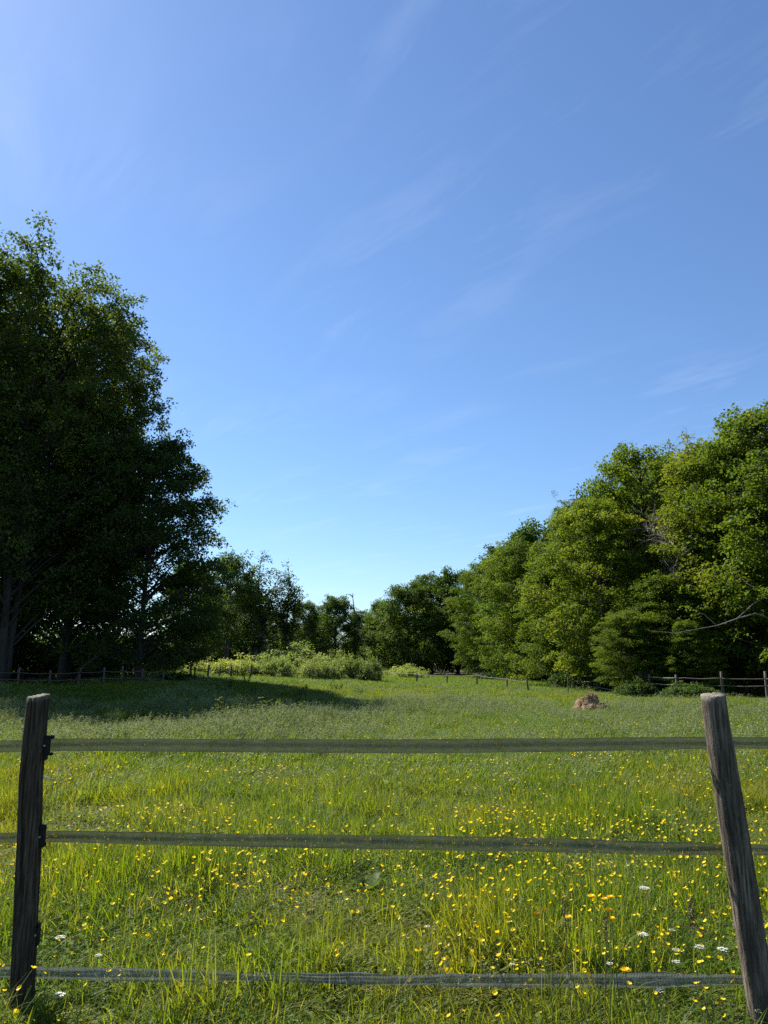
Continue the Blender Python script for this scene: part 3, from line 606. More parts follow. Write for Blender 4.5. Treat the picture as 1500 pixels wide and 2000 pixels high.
# rail fence in front of the hornbeams
f = tag(empty('rail_fence', (xat(1300, 38), 38, 0)), 'silvery split rail fence with sagging broken rails below the hornbeams', 'fence')
RF = [(1108, 49, 1.1), (1132, 46, 1.12), (1166, 43, 1.05), (1210, 40.5, 1.1), (1250, 38.5, 1.25), (1268, 37.5, 1.12), (1321, 36, 1.12), (1410, 34.6, 1.28), (1496, 33.6, 1.3), (1580, 32.5, 1.25)]
tops = [far_post(f, px, Y_, h, .06, (0, 0)) for px, Y_, h in RF]
for k_, (fr, skip) in enumerate(((.98, ()), (.66, (4,)), (.34, (3, 4, 6, 7, 8)))):
    for i in range(len(tops) - 1):
        if i in skip: continue
        a_, b_ = tops[i], tops[i + 1]; z1, z2 = g1(a_.x, a_.y) + fr, g1(b_.x, b_.y) + fr
        if i in (2, 3): z2 -= .10 * (1 + k_ * .4) if i == 2 else 0; z1 -= .10 * (1 + k_ * .4) if i == 3 else 0
        strand(f, [(a_.x, a_.y - .08, z1), (b_.x, b_.y - .08, z2)], .022, 'rail_wood' if i in (1, 2, 5) else 'fence_wood', 'rail', .03, i + 20 * k_)
# lone stake near the fence corner
f2 = tag(empty('field_stake', (xat(1108, 36), 36, 0)), 'thin lone stake in the grass between low fence and straw heap', 'stake')
far_post(f2, 1108, 38, .95, .03, (.03, 0))

# ------------------------------------------------------------------ heap of old straw
hx, hy = xat(1152, 26.2, .2), 26.2; hz = g1(hx, hy); rng = np.random.default_rng(15)
nr, na = 34, 72; rr = np.linspace(0, 1, nr)[:, None]; aa = np.linspace(0, 2 * np.pi, na, endpoint=False)[None]
px_ = .66 * rr * np.cos(aa); py_ = .55 * rr * np.sin(aa)
def lump(cx, cy, r_, h): return h * np.sqrt(np.clip(1 - ((px_ - cx) ** 2 + (py_ - cy) ** 2) / r_ ** 2, 0, 1))
zz = np.maximum.reduce([lump(-.10, .12, .40, .33), lump(.13, .02, .21, .44), lump(-.04, .02, .26, .38), lump(.38, -.12, .24, .19), lump(-.38, -.10, .25, .15), lump(-.12, -.22, .30, .19), lump(.18, -.24, .26, .17)])
zz = zz + .05 * (1 - rr ** 2) + .022 * rng.standard_normal(zz.shape) + .03 * np.sin(px_ * 22) * np.sin(py_ * 19); zz[-1] = -.05
hv = np.stack([px_ + .012 * rng.standard_normal(zz.shape), py_ + .012 * rng.standard_normal(zz.shape), zz], -1)
i = np.arange(nr - 1)[:, None] * na; j = np.arange(na)[None]; hq = np.stack([i + j, i + (j + 1) % na, i + na + (j + 1) % na, i + na + j], -1).reshape(-1, 4)
m, t, out = mat('old straw'); tcx = N(t, 'ShaderNodeTexCoord'); n_ = noise(t, 34, 6, tcx.outputs['Object'], .7)
col = ramp(t, n_, [(.3, (.14, .085, .05)), (.5, (.30, .20, .13)), (.72, (.46, .34, .24))]); p = principled(t, col, .95, .1, n_, .04, 1.0); L(t, p.outputs[0], out.inputs['Surface'])
he = tag(empty('straw_heap', (hx, hy, hz)), 'brown heap of old straw lying in the field grass', 'heap')
he.scale = (1.05, 1.05, 1.22)
link('heap_body', make_mesh('heap', hv, [hq], m), he)
mbx = MB(); k = 2600; idx = rng.integers(0, nr * na - na, k); p0 = hv.reshape(-1, 3)[idx]; d = rng.standard_normal((k, 3)); d[:, 2] = np.abs(d[:, 2]) * .3 - .1
mbx.leaves(p0, d, rng.standard_normal((k, 3)) + [0, 0, 1], rng.uniform(.05, .15, k), np.full(k, .005), .02, rng.uniform(0, 1, k))
tag(link('loose_straw', mbx.build('loose straw', M['straw']), he), kind='stuff')

# ------------------------------------------------------------------ near fence
YP = 3.84
nf = tag(empty('paddock_fence', (0, YP, 0)), 'tape fence with two weathered wooden posts crossing the whole view close by', 'fence')
def near_post(pixels, seed, crack, col, slope, label=None, Yq=YP):
    """pixels: (centre x, y, half width in px) down the post"""
    rng = np.random.default_rng(seed); sides = 56; P = [(at(cx, cy, Yq), hw * Yq / ray(cx, cy).y) for cx, cy, hw in pixels]
    zs = np.array([p.z for p, _ in P]); xs = np.array([p.x for p, _ in P]); rs = np.array([r_ for _, r_ in P])
    o = np.argsort(zs); zs, xs, rs = zs[o], xs[o], rs[o]
    lo, hi = zs[0] - .35, zs[-1]; n = 70; z = np.linspace(lo, hi, n)
    x = np.interp(z, zs, xs); x[z < zs[0]] = xs[0] + (z[z < zs[0]] - zs[0]) * (xs[1] - xs[0]) / (zs[1] - zs[0]); r_ = np.interp(z, zs, rs)
    an = np.linspace(0, 2 * np.pi, sides, endpoint=False)
    A_, Z_ = np.meshgrid(an, z); rad = r_[:, None] * (1 + .025 * np.sin(2 * A_ + seed) + .02 * np.sin(3 * A_ + Z_ * 3 + seed) + .012 * np.sin(7 * A_ + Z_ * 5) + .012 * rng.standard_normal((1, sides)) + .006 * rng.standard_normal((n, sides)))
    for ca, dep, wid, wob, z0_, z1_ in crack:                             # drying cracks run down the grain
        cen = ca + wob * np.sin(Z_ * 4 + seed) + wob * .5 * np.sin(Z_ * 11)
        dd = np.angle(np.exp(1j * (A_ - cen))); rad *= 1 - dep * np.exp(-(dd / wid) ** 2) * sstep(z0_, z0_ + .12, Z_) * sstep(z1_, z1_ - .1, Z_)
    Xv = x[:, None] + rad * np.cos(A_); Yv = Yq - YP + rad * np.sin(A_)
    Zv = Z_ + (slope * rad * np.cos(A_) + .15 * rad * np.sin(A_)) * sstep(hi - .12, hi, Z_) + .002 * rng.standard_normal(Z_.shape)
    v = np.stack([Xv, Yv, Zv], -1).reshape(-1, 3)
    i = np.arange(n - 1)[:, None] * sides; j = np.arange(sides)[None]; q = np.stack([i + j, i + (j + 1) % sides, i + sides + (j + 1) % sides, i + sides + j], -1).reshape(-1, 4)
    # sawn top, slightly dished and rough
    ring = v[-sides:]; c = ring.mean(0); inner = c + (ring - c) * .55 + np.stack([np.zeros(sides), np.zeros(sides), .003 * rng.standard_normal(sides) - .001], -1)
    b0 = len(v); v = np.vstack([v, inner, c]); jj = np.arange(sides); last = (n - 1) * sides
    q = np.vstack([q, np.stack([last + jj, last + (jj + 1) % sides, b0 + (jj + 1) % sides, b0 + jj], -1)])
    tt = np.stack([b0 + jj, b0 + (jj + 1) % sides, np.full(sides, b0 + sides)], -1)
    po = link('post', make_mesh('post', v, [q, tt], M['post'], True, {'sawn': np.concatenate([np.clip(.8 * sstep(hi - .03, hi, np.repeat(z, sides)), 0, 1), np.ones(sides + 1)])}), nf); po.color = (*col, 1)
    if label: po['label'] = label
    return po
LP = [(75, 1359, 20.5), (70, 1410, 21), (66, 1455, 22), (60, 1520, 22), (58, 1590, 22.5), (57, 1650, 23), (53, 1740, 23), (49, 1840, 23), (44, 1930, 23), (41, 1985, 23)]
RP = [(1393, 1357, 22), (1400, 1410, 23), (1408, 1460, 24), (1421, 1540, 24.5), (1438, 1650, 25.5), (1449, 1720, 25.5), (1461, 1800, 26), (1474, 1880, 26), (1487, 1960, 26.5), (1496, 2010, 27)]
lpost = near_post(LP, 3, [(-1.80, .50, .060, .05, .45, 1.7), (-1.1, .10, .05, .06, .3, 1.2), (-2.3, .10, .06, .05, .2, 1.0), (-.6, .07, .05, .08, .5, 1.5), (-2.7, .08, .05, .08, .7, 1.5)], (.42, .37, .33), .10, 'dark brown post with a long drying crack and black insulators')
rpost = near_post(RP, 8, [(-2.15, .22, .06, .12, .40, 1.15), (-1.45, .12, .045, .10, .5, 1.3), (-1.2, .09, .06, .06, .1, 1.0), (-1.8, .07, .05, .09, .6, 1.5), (-2.7, .07, .05, .05, .2, .9)], (.85, .80, .75), .08, 'grey round post leaning inwards, mossy at the top', 3.72)
# the neighbouring posts of the same fence, just past the picture edges
for dx_, sdd in ((-3.46, 21), (6.92, 22)):
    pts = np.array([[at(75, 1358, YP).x + dx_ + .01 * k_, 0, -.35 + 1.8 * k_ / 6] for k_ in range(7)]); mb = MB(); mb.tube(pts, .06, 20, jit=.03, rng=np.random.default_rng(sdd))
    link('post', mb.build('post', M['post'], True), nf).color = (.7, .66, .6, 1)
# fragment of broken-off wood and knots on the posts, insulators
def insulator(cx, cy, s, kind):
    c = at(cx, cy, YP - .01) - Vector((0, YP, 0)); mb = MB(); u = s
    if kind == 0:
        mb.box((c.x, 0, c.z), (.030 * u, .035, .115 * u)); mb.box((c.x + .016 * u, -.010, c.z + .048 * u), (.050 * u, .020, .014 * u)); mb.box((c.x + .036 * u, -.012, c.z + .050 * u), (.020 * u, .014, .024 * u))
        mb.box((c.x + .018 * u, -.006, c.z - .050 * u), (.05 * u, .022, .016 * u)); mb.box((c.x - .012 * u, 0, c.z - .07 * u), (.035 * u, .03, .03 * u))
    elif kind == 1:
        mb.box((c.x, 0, c.z), (.026 * u, .035, .13 * u)); mb.tube([[c.x, -.02, c.z + .052 * u], [c.x + .028 * u, -.018, c.z + .060 * u]], [.016 * u, .013 * u], 10); mb.box((c.x + .01 * u, -.006, c.z - .045 * u), (.035 * u, .022, .022 * u))
    else:
        mb.box((c.x, 0, c.z), (.020 * u, .03, .12 * u)); mb.box((c.x + .004 * u, -.004, c.z + .045 * u), (.018 * u, .022, .020 * u)); mb.box((c.x + .003 * u, -.004, c.z - .03 * u), (.022 * u, .02, .03 * u))
    o = link('insulator', mb.build('insulator', M['black_plastic']), lpost)
    bv = o.modifiers.new('bevel', 'BEVEL'); bv.width = .003; bv.segments = 2
    mb = MB(); mb.tube([[c.x - .004, -.024, c.z], [c.x - .004, -.014, c.z]], [.005, .005], 10); link('screw', mb.build('screw', M['metal']), lpost)
insulator(90, 1456, .82, 0); insulator(81, 1634, .8, 1); insulator(72, 1826, .8, 2)

def tape(name, path, mk, seed, crumple=0.0, label=None):
    """path: (px, centre py, half width px); runs just behind the posts"""
    rng = np.random.default_rng(seed); YT = YP + .085; path = sorted(path); n = 520; m_ = 9
    px = np.linspace(path[0][0], path[-1][0], n); a_ = np.array(path)
    def sm(k): 
        y = np.interp(px, a_[:, 0], a_[:, k]); ker = np.hanning(31); ker /= ker.sum(); return np.convolve(np.pad(y, 15, 'edge'), ker, 'valid')
    cy, hw = sm(1), sm(2); V = np.zeros((n, m_, 3)); UV = np.zeros((n, m_, 2)); xs = None
    wob = np.convolve(rng.standard_normal(n + 40), np.hanning(41) / 20, 'valid'); wob2 = np.convolve(rng.standard_normal(n + 16), np.hanning(17) / 8, 'valid')
    for i in range(n):
        YT = float(np.interp(px[i], [60, 1420], [YP + .085, 3.805])); c = at(px[i], cy[i] + .9 * wob[i], YT); hh = hw[i] / F_PX * YT * (1.0 + .07 * wob[i]); tw = .25 * wob[i] + crumple * .5 * wob2[i]
        for j in range(m_):
            s = (j / (m_ - 1) - .5) * 2; fold = crumple * (.010 * math.sin(s * 5 + wob[i] * 3) + .006 * wob2[i] * s)
            V[i, j] = (c.x, YT - YP + fold + .006 * wob[i] + hh * s * math.sin(tw) * .6, c.z + hh * s + .0012 * wob2[i] * (1 + crumple)); UV[i, j] = (c.x, j / (m_ - 1))
    i = np.arange(n - 1)[:, None] * m_; j = np.arange(m_ - 1)[None]; q = np.stack([i + j, i + m_ + j, i + m_ + j + 1, i + j + 1], -1).reshape(-1, 4)
    o = link(name, make_mesh(name, V.reshape(-1, 3), [q], M[mk], True, None, None, UV.reshape(-1, 2)), nf)
    if label: o['label'] = label
tape('tape', [(-1290, 1478, 12), (-300, 1464, 12), (0, 1458, 11), (45, 1457, 10.5), (100, 1454, 11.5), (400, 1456, 12), (750, 1458, 13), (1050, 1456, 12.5), (1250, 1453, 12), (1385, 1450, 11), (1430, 1450, 10.5), (1500, 1452, 10.5), (1900, 1458, 12), (2760, 1452, 12)], 'tape', 1, .35, 'taut olive green top tape')
tape('tape', [(-1290, 1650, 10), (-300, 1640, 10), (0, 1636, 9), (40, 1636, 9), (90, 1633, 10), (400, 1640, 11.5), (750, 1645, 12.5), (1050, 1650, 12.5), (1250, 1656, 11.5), (1410, 1659, 10), (1470, 1660, 9), (1500, 1660, 10), (2760, 1665, 11)], 'tape', 2, .4, 'olive middle tape dotted with lichen')
tape('tape', [(-1290, 1905, 11), (-300, 1897, 11), (0, 1895, 11), (60, 1899, 11), (130, 1901, 12), (380, 1906, 12), (520, 1909, 7), (620, 1911, 8), (700, 1913, 10), (800, 1914, 9), (860, 1914, 12), (1000, 1915, 13), (1250, 1915, 13), (1380, 1914, 11), (1445, 1915, 9), (1550, 1918, 10), (2760, 1925, 11)], 'tape_old', 3, 1.0, 'frayed grey bottom tape, twisted in the middle')

# ------------------------------------------------------------------ grass and flowers (stuff)
def blades(mb, rng, n, rad, h0, h1, wid, lean, bend=(.4, .2), a=(0, 1), m=0, base=None):
    p = rng.standard_normal((n, 3)) * rad * .6; p[:, 2] = -.02
    if base is not None: p = base
    h = rng.uniform(h0, h1, n); az = rng.uniform(0, 2 * np.pi, n); b = np.abs(rng.normal(*bend, n))
    d = np.stack([np.cos(az) * b + lean[0], np.sin(az) * b + lean[1], np.zeros(n)], -1); sdv = np.stack([-np.sin(az + .6), np.cos(az + .6), np.zeros(n)], -1)
    rows = []
    for u, w in ((0, .8), (.38, 1.0), (.74, .7)):
        c = p + d * (u ** 1.8 * h)[:, None] + np.stack([0 * h, 0 * h, h * u * (1 - .22 * u * np.minimum(b, 1.5))], -1)
        rows += [c - sdv * wid * w / 2, c + sdv * wid * w / 2]
    rows.append(p + d * h[:, None] + np.stack([0 * h, 0 * h, h * (1 - .28 * np.minimum(b, 1.5))], -1))
    v = np.stack(rows, 1).reshape(-1, 3); i = np.arange(n)[:, None] * 7
    q = np.concatenate([i + np.array([[0, 1, 3, 2]]), i + np.array([[2, 3, 5, 4]])]); t = i + np.array([[4, 5, 6]])
    mb.add(v, q, t, np.repeat(rng.uniform(*a, n), 7), m); return rows[-1]
def tuft_collection(cname, makers):
    c = bpy.data.collections.new(cname)
    for k, fn in enumerate(makers):
        me = fn(np.random.default_rng(100 + k + len(cname))); c.objects.link(bpy.data.objects.new('%s %02d' % (cname, k), me))
    return c
def t_short(r): 
    mb = MB(); blades(mb, r, 34, .11, .08, .22, .0050, (.04, -.01)); blades(mb, r, 3, .1, .12, .25, .004, (.1, 0), a=(.9, 1)); return mb.build('short tuft', M['grass'])
def t_mid(r): 
    mb = MB(); blades(mb, r, 30, .10, .16, .36, .0058, (.07, -.02)); blades(mb, r, 4, .1, .2, .4, .004, (.1, 0), a=(.9, 1)); return mb.build('mid tuft', M['grass'])
def t_broad(r): 
    mb = MB(); blades(mb, r, 18, .09, .12, .30, .010, (.1, 0), (.6, .25)); return mb.build('broad tuft', M['grass'])
def t_clover(r):
    mb = MB(); n = 46; p = r.standard_normal((n, 3)) * .10; p[:, 2] = r.uniform(.03, .14, n); d = r.standard_normal((n, 3)); d[:, 2] *= .3
    nr_ = r.standard_normal((n, 3)) * .4 + [0, 0, 1]; s = r.uniform(.016, .034, n); mb.leaves(p, d, nr_, s, s * .42, .08, r.uniform(.1, .8, n)); blades(mb, r, 8, .1, .08, .2, .004, (.1, 0)); return mb.build('clover tuft', M['grass'])
def t_dry(r): 
    mb = MB(); blades(mb, r, 14, .12, .06, .22, .004, (.15, 0), (1.0, .5), m=0); return mb.build('dry tuft', M['straw'])
def t_seed(r):
    mb = MB(); blades(mb, r, 14, .10, .15, .40, .005, (.16, -.03)); tips = blades(mb, r, 6, .08, .40, .62, .0026, (.12, -.02), (.18, .08), (.7, 1))
    for tp in tips:
        k = 12; u = r.uniform(0, 1, k); p = tp[None] - np.stack([.02 * u, 0 * u, .09 * u], -1) + r.standard_normal((k, 3)) * .006; d = r.standard_normal((k, 3)) * .5 + [.2, 0, .8]
        mb.leaves(p, d, r.standard_normal((k, 3)), np.full(k, .018), np.full(k, .0032), .05, r.uniform(0, 1, k), 1)
    return mb.build('seeding tuft', [M['meadow'], M['seed']])
def m_field(r): 
    mb = MB(); blades(mb, r, 46, .22, .16, .36, .011, (.14, -.03), (.45, .25)); blades(mb, r, 4, .2, .2, .42, .008, (.2, 0), a=(.9, 1)); return mb.build('field tuft', M['meadow'])
def m_seed(r):
    mb = MB(); blades(mb, r, 30, .20, .2, .42, .010, (.25, -.05)); tips = blades(mb, r, 14, .2, .38, .62, .006, (.22, -.04), (.22, .1), (.7, 1))
    for tp in tips:
        k = 7; u = r.uniform(0, 1, k); p = tp[None] - np.stack([.03 * u, 0 * u, .11 * u], -1); d = r.standard_normal((k, 3)) * .5 + [.5, 0, .6]
        mb.leaves(p, d, r.standard_normal((k, 3)), np.full(k, .05), np.full(k, .007), .05, r.uniform(0, 1, k), 1)
    return mb.build('field seed tuft', [M['meadow'], M['seed']])
def m_green(r): 
    mb = MB(); blades(mb, r, 40, .22, .14, .32, .012, (.15, -.04), (.4, .2)); return mb.build('field green tuft', M['grass'])
def f_far(r):
    mb = MB(); blades(mb, r, 60, .5, .2, .42, .03, (.2, -.05), (.4, .2)); return mb.build('far tuft', M['meadow'])
def butter(r, petal='petal', hs=(.15, .34), fr=(.0070, .0130)):
    mb = MB(); h = r.uniform(*hs); top = np.array([r.normal(0, .05), r.normal(0, .05), h])
    mb.tube(bez(np.zeros(3) - [0, 0, .02], np.array([0, 0, h * .6]), top, 5), [.0016, .0014, .0012, .001, .001], 3, cap=False, m=1)
    if r.random() < .5: s2 = top * .55; mb.tube([s2, s2 + [.03, .01, h * .22]], [.001, .001], 3, cap=False, m=1)
    ax_ = np.array([r.normal(0, .6), r.normal(0, .6), 1.0]); ax_ /= np.linalg.norm(ax_); e1 = np.cross(ax_, [1, 0, 0]); e1 /= np.linalg.norm(e1); e2 = np.cross(ax_, e1); f_ = r.uniform(*fr)
    for k in range(5):
        a0 = k * 2 * np.pi / 5; o_ = np.cos(a0) * e1 + np.sin(a0) * e2; s_ = -np.sin(a0) * e1 + np.cos(a0) * e2
        v = [top, top + o_ * f_ * .55 + s_ * f_ * .5 + ax_ * f_ * .25, top + o_ * f_ + s_ * f_ * .38 + ax_ * f_ * .55, top + o_ * f_ - s_ * f_ * .38 + ax_ * f_ * .55, top + o_ * f_ * .55 - s_ * f_ * .5 + ax_ * f_ * .25]
        mb.add(v, [[0, 1, 2, 3]], [[0, 3, 4]], r.uniform(0, 1))
    return mb.build('buttercup', [M[petal], M['stem']])
def scatter(name, coll, P, rotz, scl, idx, tilt=None):
    """points with attributes, each carrying one tuft of the collection"""
    me = bpy.data.meshes.new(name); me.vertices.add(len(P)); me.vertices.foreach_set('co', np.asarray(P, np.float32).ravel())
    rv = np.zeros((len(P), 3), np.float32); rv[:, 2] = rotz
    if tilt is not None: rv[:, :2] = tilt
    a = me.attributes.new('rot', 'FLOAT_VECTOR', 'POINT'); a.data.foreach_set('vector', rv.ravel())
    a = me.attributes.new('scl', 'FLOAT_VECTOR', 'POINT'); a.data.foreach_set('vector', np.asarray(scl, np.float32).ravel())
    a = me.attributes.new('pick', 'INT', 'POINT'); a.data.foreach_set('value', np.asarray(idx, np.int32))
    o = link(name, me); ng = bpy.data.node_groups.new(name, 'GeometryNodeTree')
    ng.interface.new_socket('Geometry', in_out='INPUT', socket_type='NodeSocketGeometry'); ng.interface.new_socket('Geometry', in_out='OUTPUT', socket_type='NodeSocketGeometry')
    gi = N(ng, 'NodeGroupInput'); go = N(ng, 'NodeGroupOutput'); ci = N(ng, 'GeometryNodeCollectionInfo'); ci.inputs['Collection'].default_value = coll
    ci.inputs['Separate Children'].default_value = True; ci.inputs['Reset Children'].default_value = True
    ip = N(ng, 'GeometryNodeInstanceOnPoints'); ip.inputs['Pick Instance'].default_value = True
    L(ng, gi.outputs[0], ip.inputs['Points']); L(ng, ci.outputs[0], ip.inputs['Instance'])
    for nm, ty, sk in (('rot', 'FLOAT_VECTOR', 'Rotation'), ('scl', 'FLOAT_VECTOR', 'Scale'), ('pick', 'INT', 'Instance Index')):
        na_ = N(ng, 'GeometryNodeInputNamedAttribute', data_type=ty); na_.inputs['Name'].default_value = nm
        if nm == 'rot':
            er = N(ng, 'FunctionNodeEulerToRotation'); L(ng, na_.outputs[0], er.inputs[0]); L(ng, er.outputs[0], ip.inputs[sk])
        else: L(ng, na_.outputs[0], ip.inputs[sk])
    L(ng, ip.outputs[0], go.inputs[0]); md = o.modifiers.new('scatter', 'NODES'); md.node_group = ng
    return o
rng = np.random.default_rng(2024)
def vnoise(x, y, s, seed):
    r = np.random.default_rng(seed); out = 0
    for k in range(5):
        a_ = r.uniform(0, 6.28); fq = s * r.uniform(.6, 1.7); out = out + np.sin(x * fq * math.cos(a_) + y * fq * math.sin(a_) + r.uniform(0, 6.28))
    return out / 5
def ring(d0, d1, dens, half=R(37)):
    n = int(half * (d1 ** 2 - d0 ** 2) * dens); D = np.sqrt(rng.uniform(d0 ** 2, d1 ** 2, n)); a_ = rng.uniform(-half, half, n); return D * np.sin(a_), D * np.cos(a_)
def t_leafy(r):
    mb = MB(); n = 9; az = np.arange(n) * 2.4; d = np.stack([np.cos(az), np.sin(az), r.uniform(.35, 1.3, n)], -1); p = r.standard_normal((n, 3)) * .015; l_ = r.uniform(.07, .14, n)
    mb.leaves(p, d, np.stack([-np.cos(az), -np.sin(az), np.full(n, 1.)], -1), l_, l_ * .2, .12, r.uniform(.1, .7, n)); blades(mb, r, 8, .1, .08, .2, .005, (.05, 0)); return mb.build('leafy tuft', M['grass'])
near_c = tuft_collection('grass tuft', [t_short] * 3 + [t_mid] * 3 + [t_broad] * 2 + [t_clover] * 3 + [t_dry] * 2 + [t_seed] * 2 + [t_leafy] * 3)
W = {'s': [0, 1, 2], 'm': [3, 4, 5], 'b': [6, 7], 'c': [8, 9, 10], 'd': [11, 12], 'h': [13, 14], 'l': [15, 16, 17]}
# near sward
x, y = ring(1.2, 10.5, 240); bare = vnoise(x, y, 2.4, 11) + .7 * vnoise(x, y, 7, 12) + .35 * vnoise(x, y, 17, 13); keep = (bare < .42) | (rng.uniform(0, 1, len(x)) < .42); x, y, bare = x[keep], y[keep], bare[keep]; n = len(x); nv = vnoise(x, y, 2.2, 1) + .5 * vnoise(x, y, 6, 2); pick = np.zeros(n, int); u = rng.uniform(0, 1, n)
pm = np.clip(.22 + .35 * nv, .04, .6); 
for i in range(n):
    if bare[i] > .42 and u[i] > .45: k_ = 'd' if u[i] > .68 else 'c'
    elif u[i] > .955: k_ = 'l'
    elif u[i] < pm[i]: k_ = 'm'
    elif u[i] < pm[i] + .10: k_ = 'b'
    elif u[i] < pm[i] + .30: k_ = 'c'
    elif u[i] < pm[i] + .42: k_ = 'd'
    elif u[i] < pm[i] + .445: k_ = 'h'
    else: k_ = 's'
    pick[i] = W[k_][rng.integers(len(W[k_]))]
hs = rng.uniform(.75, 1.2, n) * (1 + .6 * nv) * np.where(y < 3.7, 1.25, 1.0); hs = np.clip(hs, .45, 2.0) * np.where(y < 4.1, np.where(rng.uniform(0, 1, n) < .06, .85, .38), .72)
tag(scatter('meadow_grass', near_c, np.stack([x, y, G(x, y)], -1), rng.normal(0, 1.6, n), np.stack([np.ones(n), np.ones(n), hs], -1), pick),
    'green grass and clover of the near meadow', 'grass', kind='stuff')
# middle and far field
mid_c = tuft_collection('field tuft', [m_field] * 4 + [m_seed] * 2 + [m_green] * 3)
x, y = ring(9.5, 26, 80); x2, y2 = ring(26, 48, 26); x = np.concatenate([x, x2]); y = np.concatenate([y, y2])
keep = rng.uniform(0, 1, len(x)) > litter(x, y) * .93; x, y = x[keep], y[keep]; n = len(x)
nv = vnoise(x, y, .55, 4) + .6 * vnoise(x, y, 1.9, 5) + .4 * vnoise(x, y, 4.2, 6); band = sstep(12, 17, y) * sstep(34, 24, y); u = rng.uniform(0, 1, n)
tall = sstep(1.0, -4, x) * sstep(11.5, 14, y) * sstep(19.5, 17.5, y)
ps = np.clip(.02 + .12 * band * (.5 + nv) + .14 * tall, .0, .6); pg = np.clip(.80 - .45 * band + .3 * nv, .05, .9)
pick = np.where(u < ps, rng.integers(4, 6, n), np.where(u < ps + (1 - ps) * pg, rng.integers(6, 9, n), rng.integers(0, 4, n)))
hs = rng.uniform(.75, 1.15, n) * np.clip(.66 + .38 * nv + .06 * band + .30 * tall, .28, 1.7)
tag(scatter('field_grass', mid_c, np.stack([x, y, G(x, y)], -1), rng.normal(0, .7, n), np.stack([1 + .3 * (y > 26), 1 + .3 * (y > 26), hs], -1), pick),
    'longer silvery grass across the middle of the field', 'grass', kind='stuff')
far_c = tuft_collection('far tuft', [f_far] * 5)
x, y = ring(46, 100, 5.5, R(33)); keep = rng.uniform(0, 1, len(x)) > litter(x, y) * .97; x, y = x[keep], y[keep]; n = len(x)
tag(scatter('far_grass', far_c, np.stack([x, y, G(x, y)], -1), rng.normal(0, .7, n), np.stack([np.ones(n) * 1.2, np.ones(n) * 1.2, rng.uniform(.6, 1.1, n)], -1), rng.integers(0, 5, n)),
    'grass at the distant end of the field', 'grass', kind='stuff')

# buttercups: the 300 that show largest are objects, the rest stuff
def flower_density(x, y):
    return np.clip(.55 + .75 * vnoise(x, y, 1.7, 7) + .6 * vnoise(x, y, 4.5, 8) + .18 * x / (.3 + .2 * y) + .45 * sstep(5.6, 4.2, y), 0.06, 2.2) * np.where(y < 7.4, np.where(y < 3.8, .25, 1), .22)
x, y = ring(3.0, 20, 230, R(34)); u = rng.uniform(0, 2.2, len(x)); keep = u < flower_density(x, y) * np.where(y > 12, .35, np.where(y > 7.4, .9, 1)); x, y = x[keep], y[keep]
vis = np.abs(x) < y * .50; order = np.argsort(y + np.where(vis & (y > 3.75), 0, 100)); near_i = order[:300]; rest = np.setdiff1d(np.arange(len(x)), near_i)
BM = [butter(np.random.default_rng(300 + k)) for k in range(24)]
for i in near_i:
    o = link('buttercup', BM[rng.integers(24)]); o.location = (x[i], y[i], g1(x[i], y[i])); o.rotation_euler = (0, 0, rng.uniform(0, 6.28)); s = rng.uniform(.6, 1.15); o.scale = (s, s, s * rng.uniform(.7, 1.15))
    fx, fz = 750 + F_PX * x[i] / (y[i] * math.cos(PITCH) - 1.35 * math.sin(PITCH)), y[i]
    near_ = 'by the dark cracked post' if fx < 400 else ('by the grey leaning post' if fx > 1080 else 'midway between the two posts')
    row_ = 'on this side of the fence tapes' if fz < YP + .08 else ('just behind the frayed bottom tape' if fz < 4.7 else 'well behind the frayed bottom tape')
    tag(o, 'small yellow buttercup ' + row_ + ', ' + near_, 'flower', 'buttercups ' + row_ + ' ' + near_)
but_c = tuft_collection('buttercup bloom', [butter] * 14); n = len(rest); s = rng.uniform(.8, 1.15, n) * 1.0
tag(scatter('buttercups', but_c, np.stack([x[rest], y[rest], G(x[rest], y[rest])], -1), rng.uniform(0, 6.28, n), np.stack([s, s, s], -1), rng.integers(0, 14, n)),
    'yellow buttercups dotted farther out over the field', 'flowers', kind='stuff')

# ------------------------------------------------------------------ single plants that stand out
def hawkbit(px, py, Y, size, label):
    top = at(px, py, Y); z = g1(top.x, Y); r = np.random.default_rng(int(px)); h = top.z - z; mb = MB(); e = tag(empty('golden_flower', (top.x, Y, z)), label, 'flower', 'large golden flowers')
    st = MB(); st.tube(bez(np.array([r.normal(0, .04), r.normal(0, .04), -.02]), np.array([0, 0, h * .5]), np.array([0, 0, h]), 7), np.linspace(.0022, .0015, 7), 5, cap=False); link('stem', st.build('stem', M['stem'], True), e)
    for lay, (k, tl) in enumerate(((13, .35), (10, .9))):
        az = np.arange(k) * 2 * np.pi / k + lay; d = np.stack([np.cos(az), np.sin(az), np.full(k, tl)], -1); n_ = np.stack([-np.cos(az) * tl, -np.sin(az) * tl, np.ones(k)], -1)
        mb.leaves(np.tile([0, 0, h], (k, 1)) + d * .002, d, n_, np.full(k, size * (1 - .25 * lay)), np.full(k, size * .2), .05, r.uniform(0, 1, k))
    link('petals', mb.build('petals', M['orange_petal']), e)
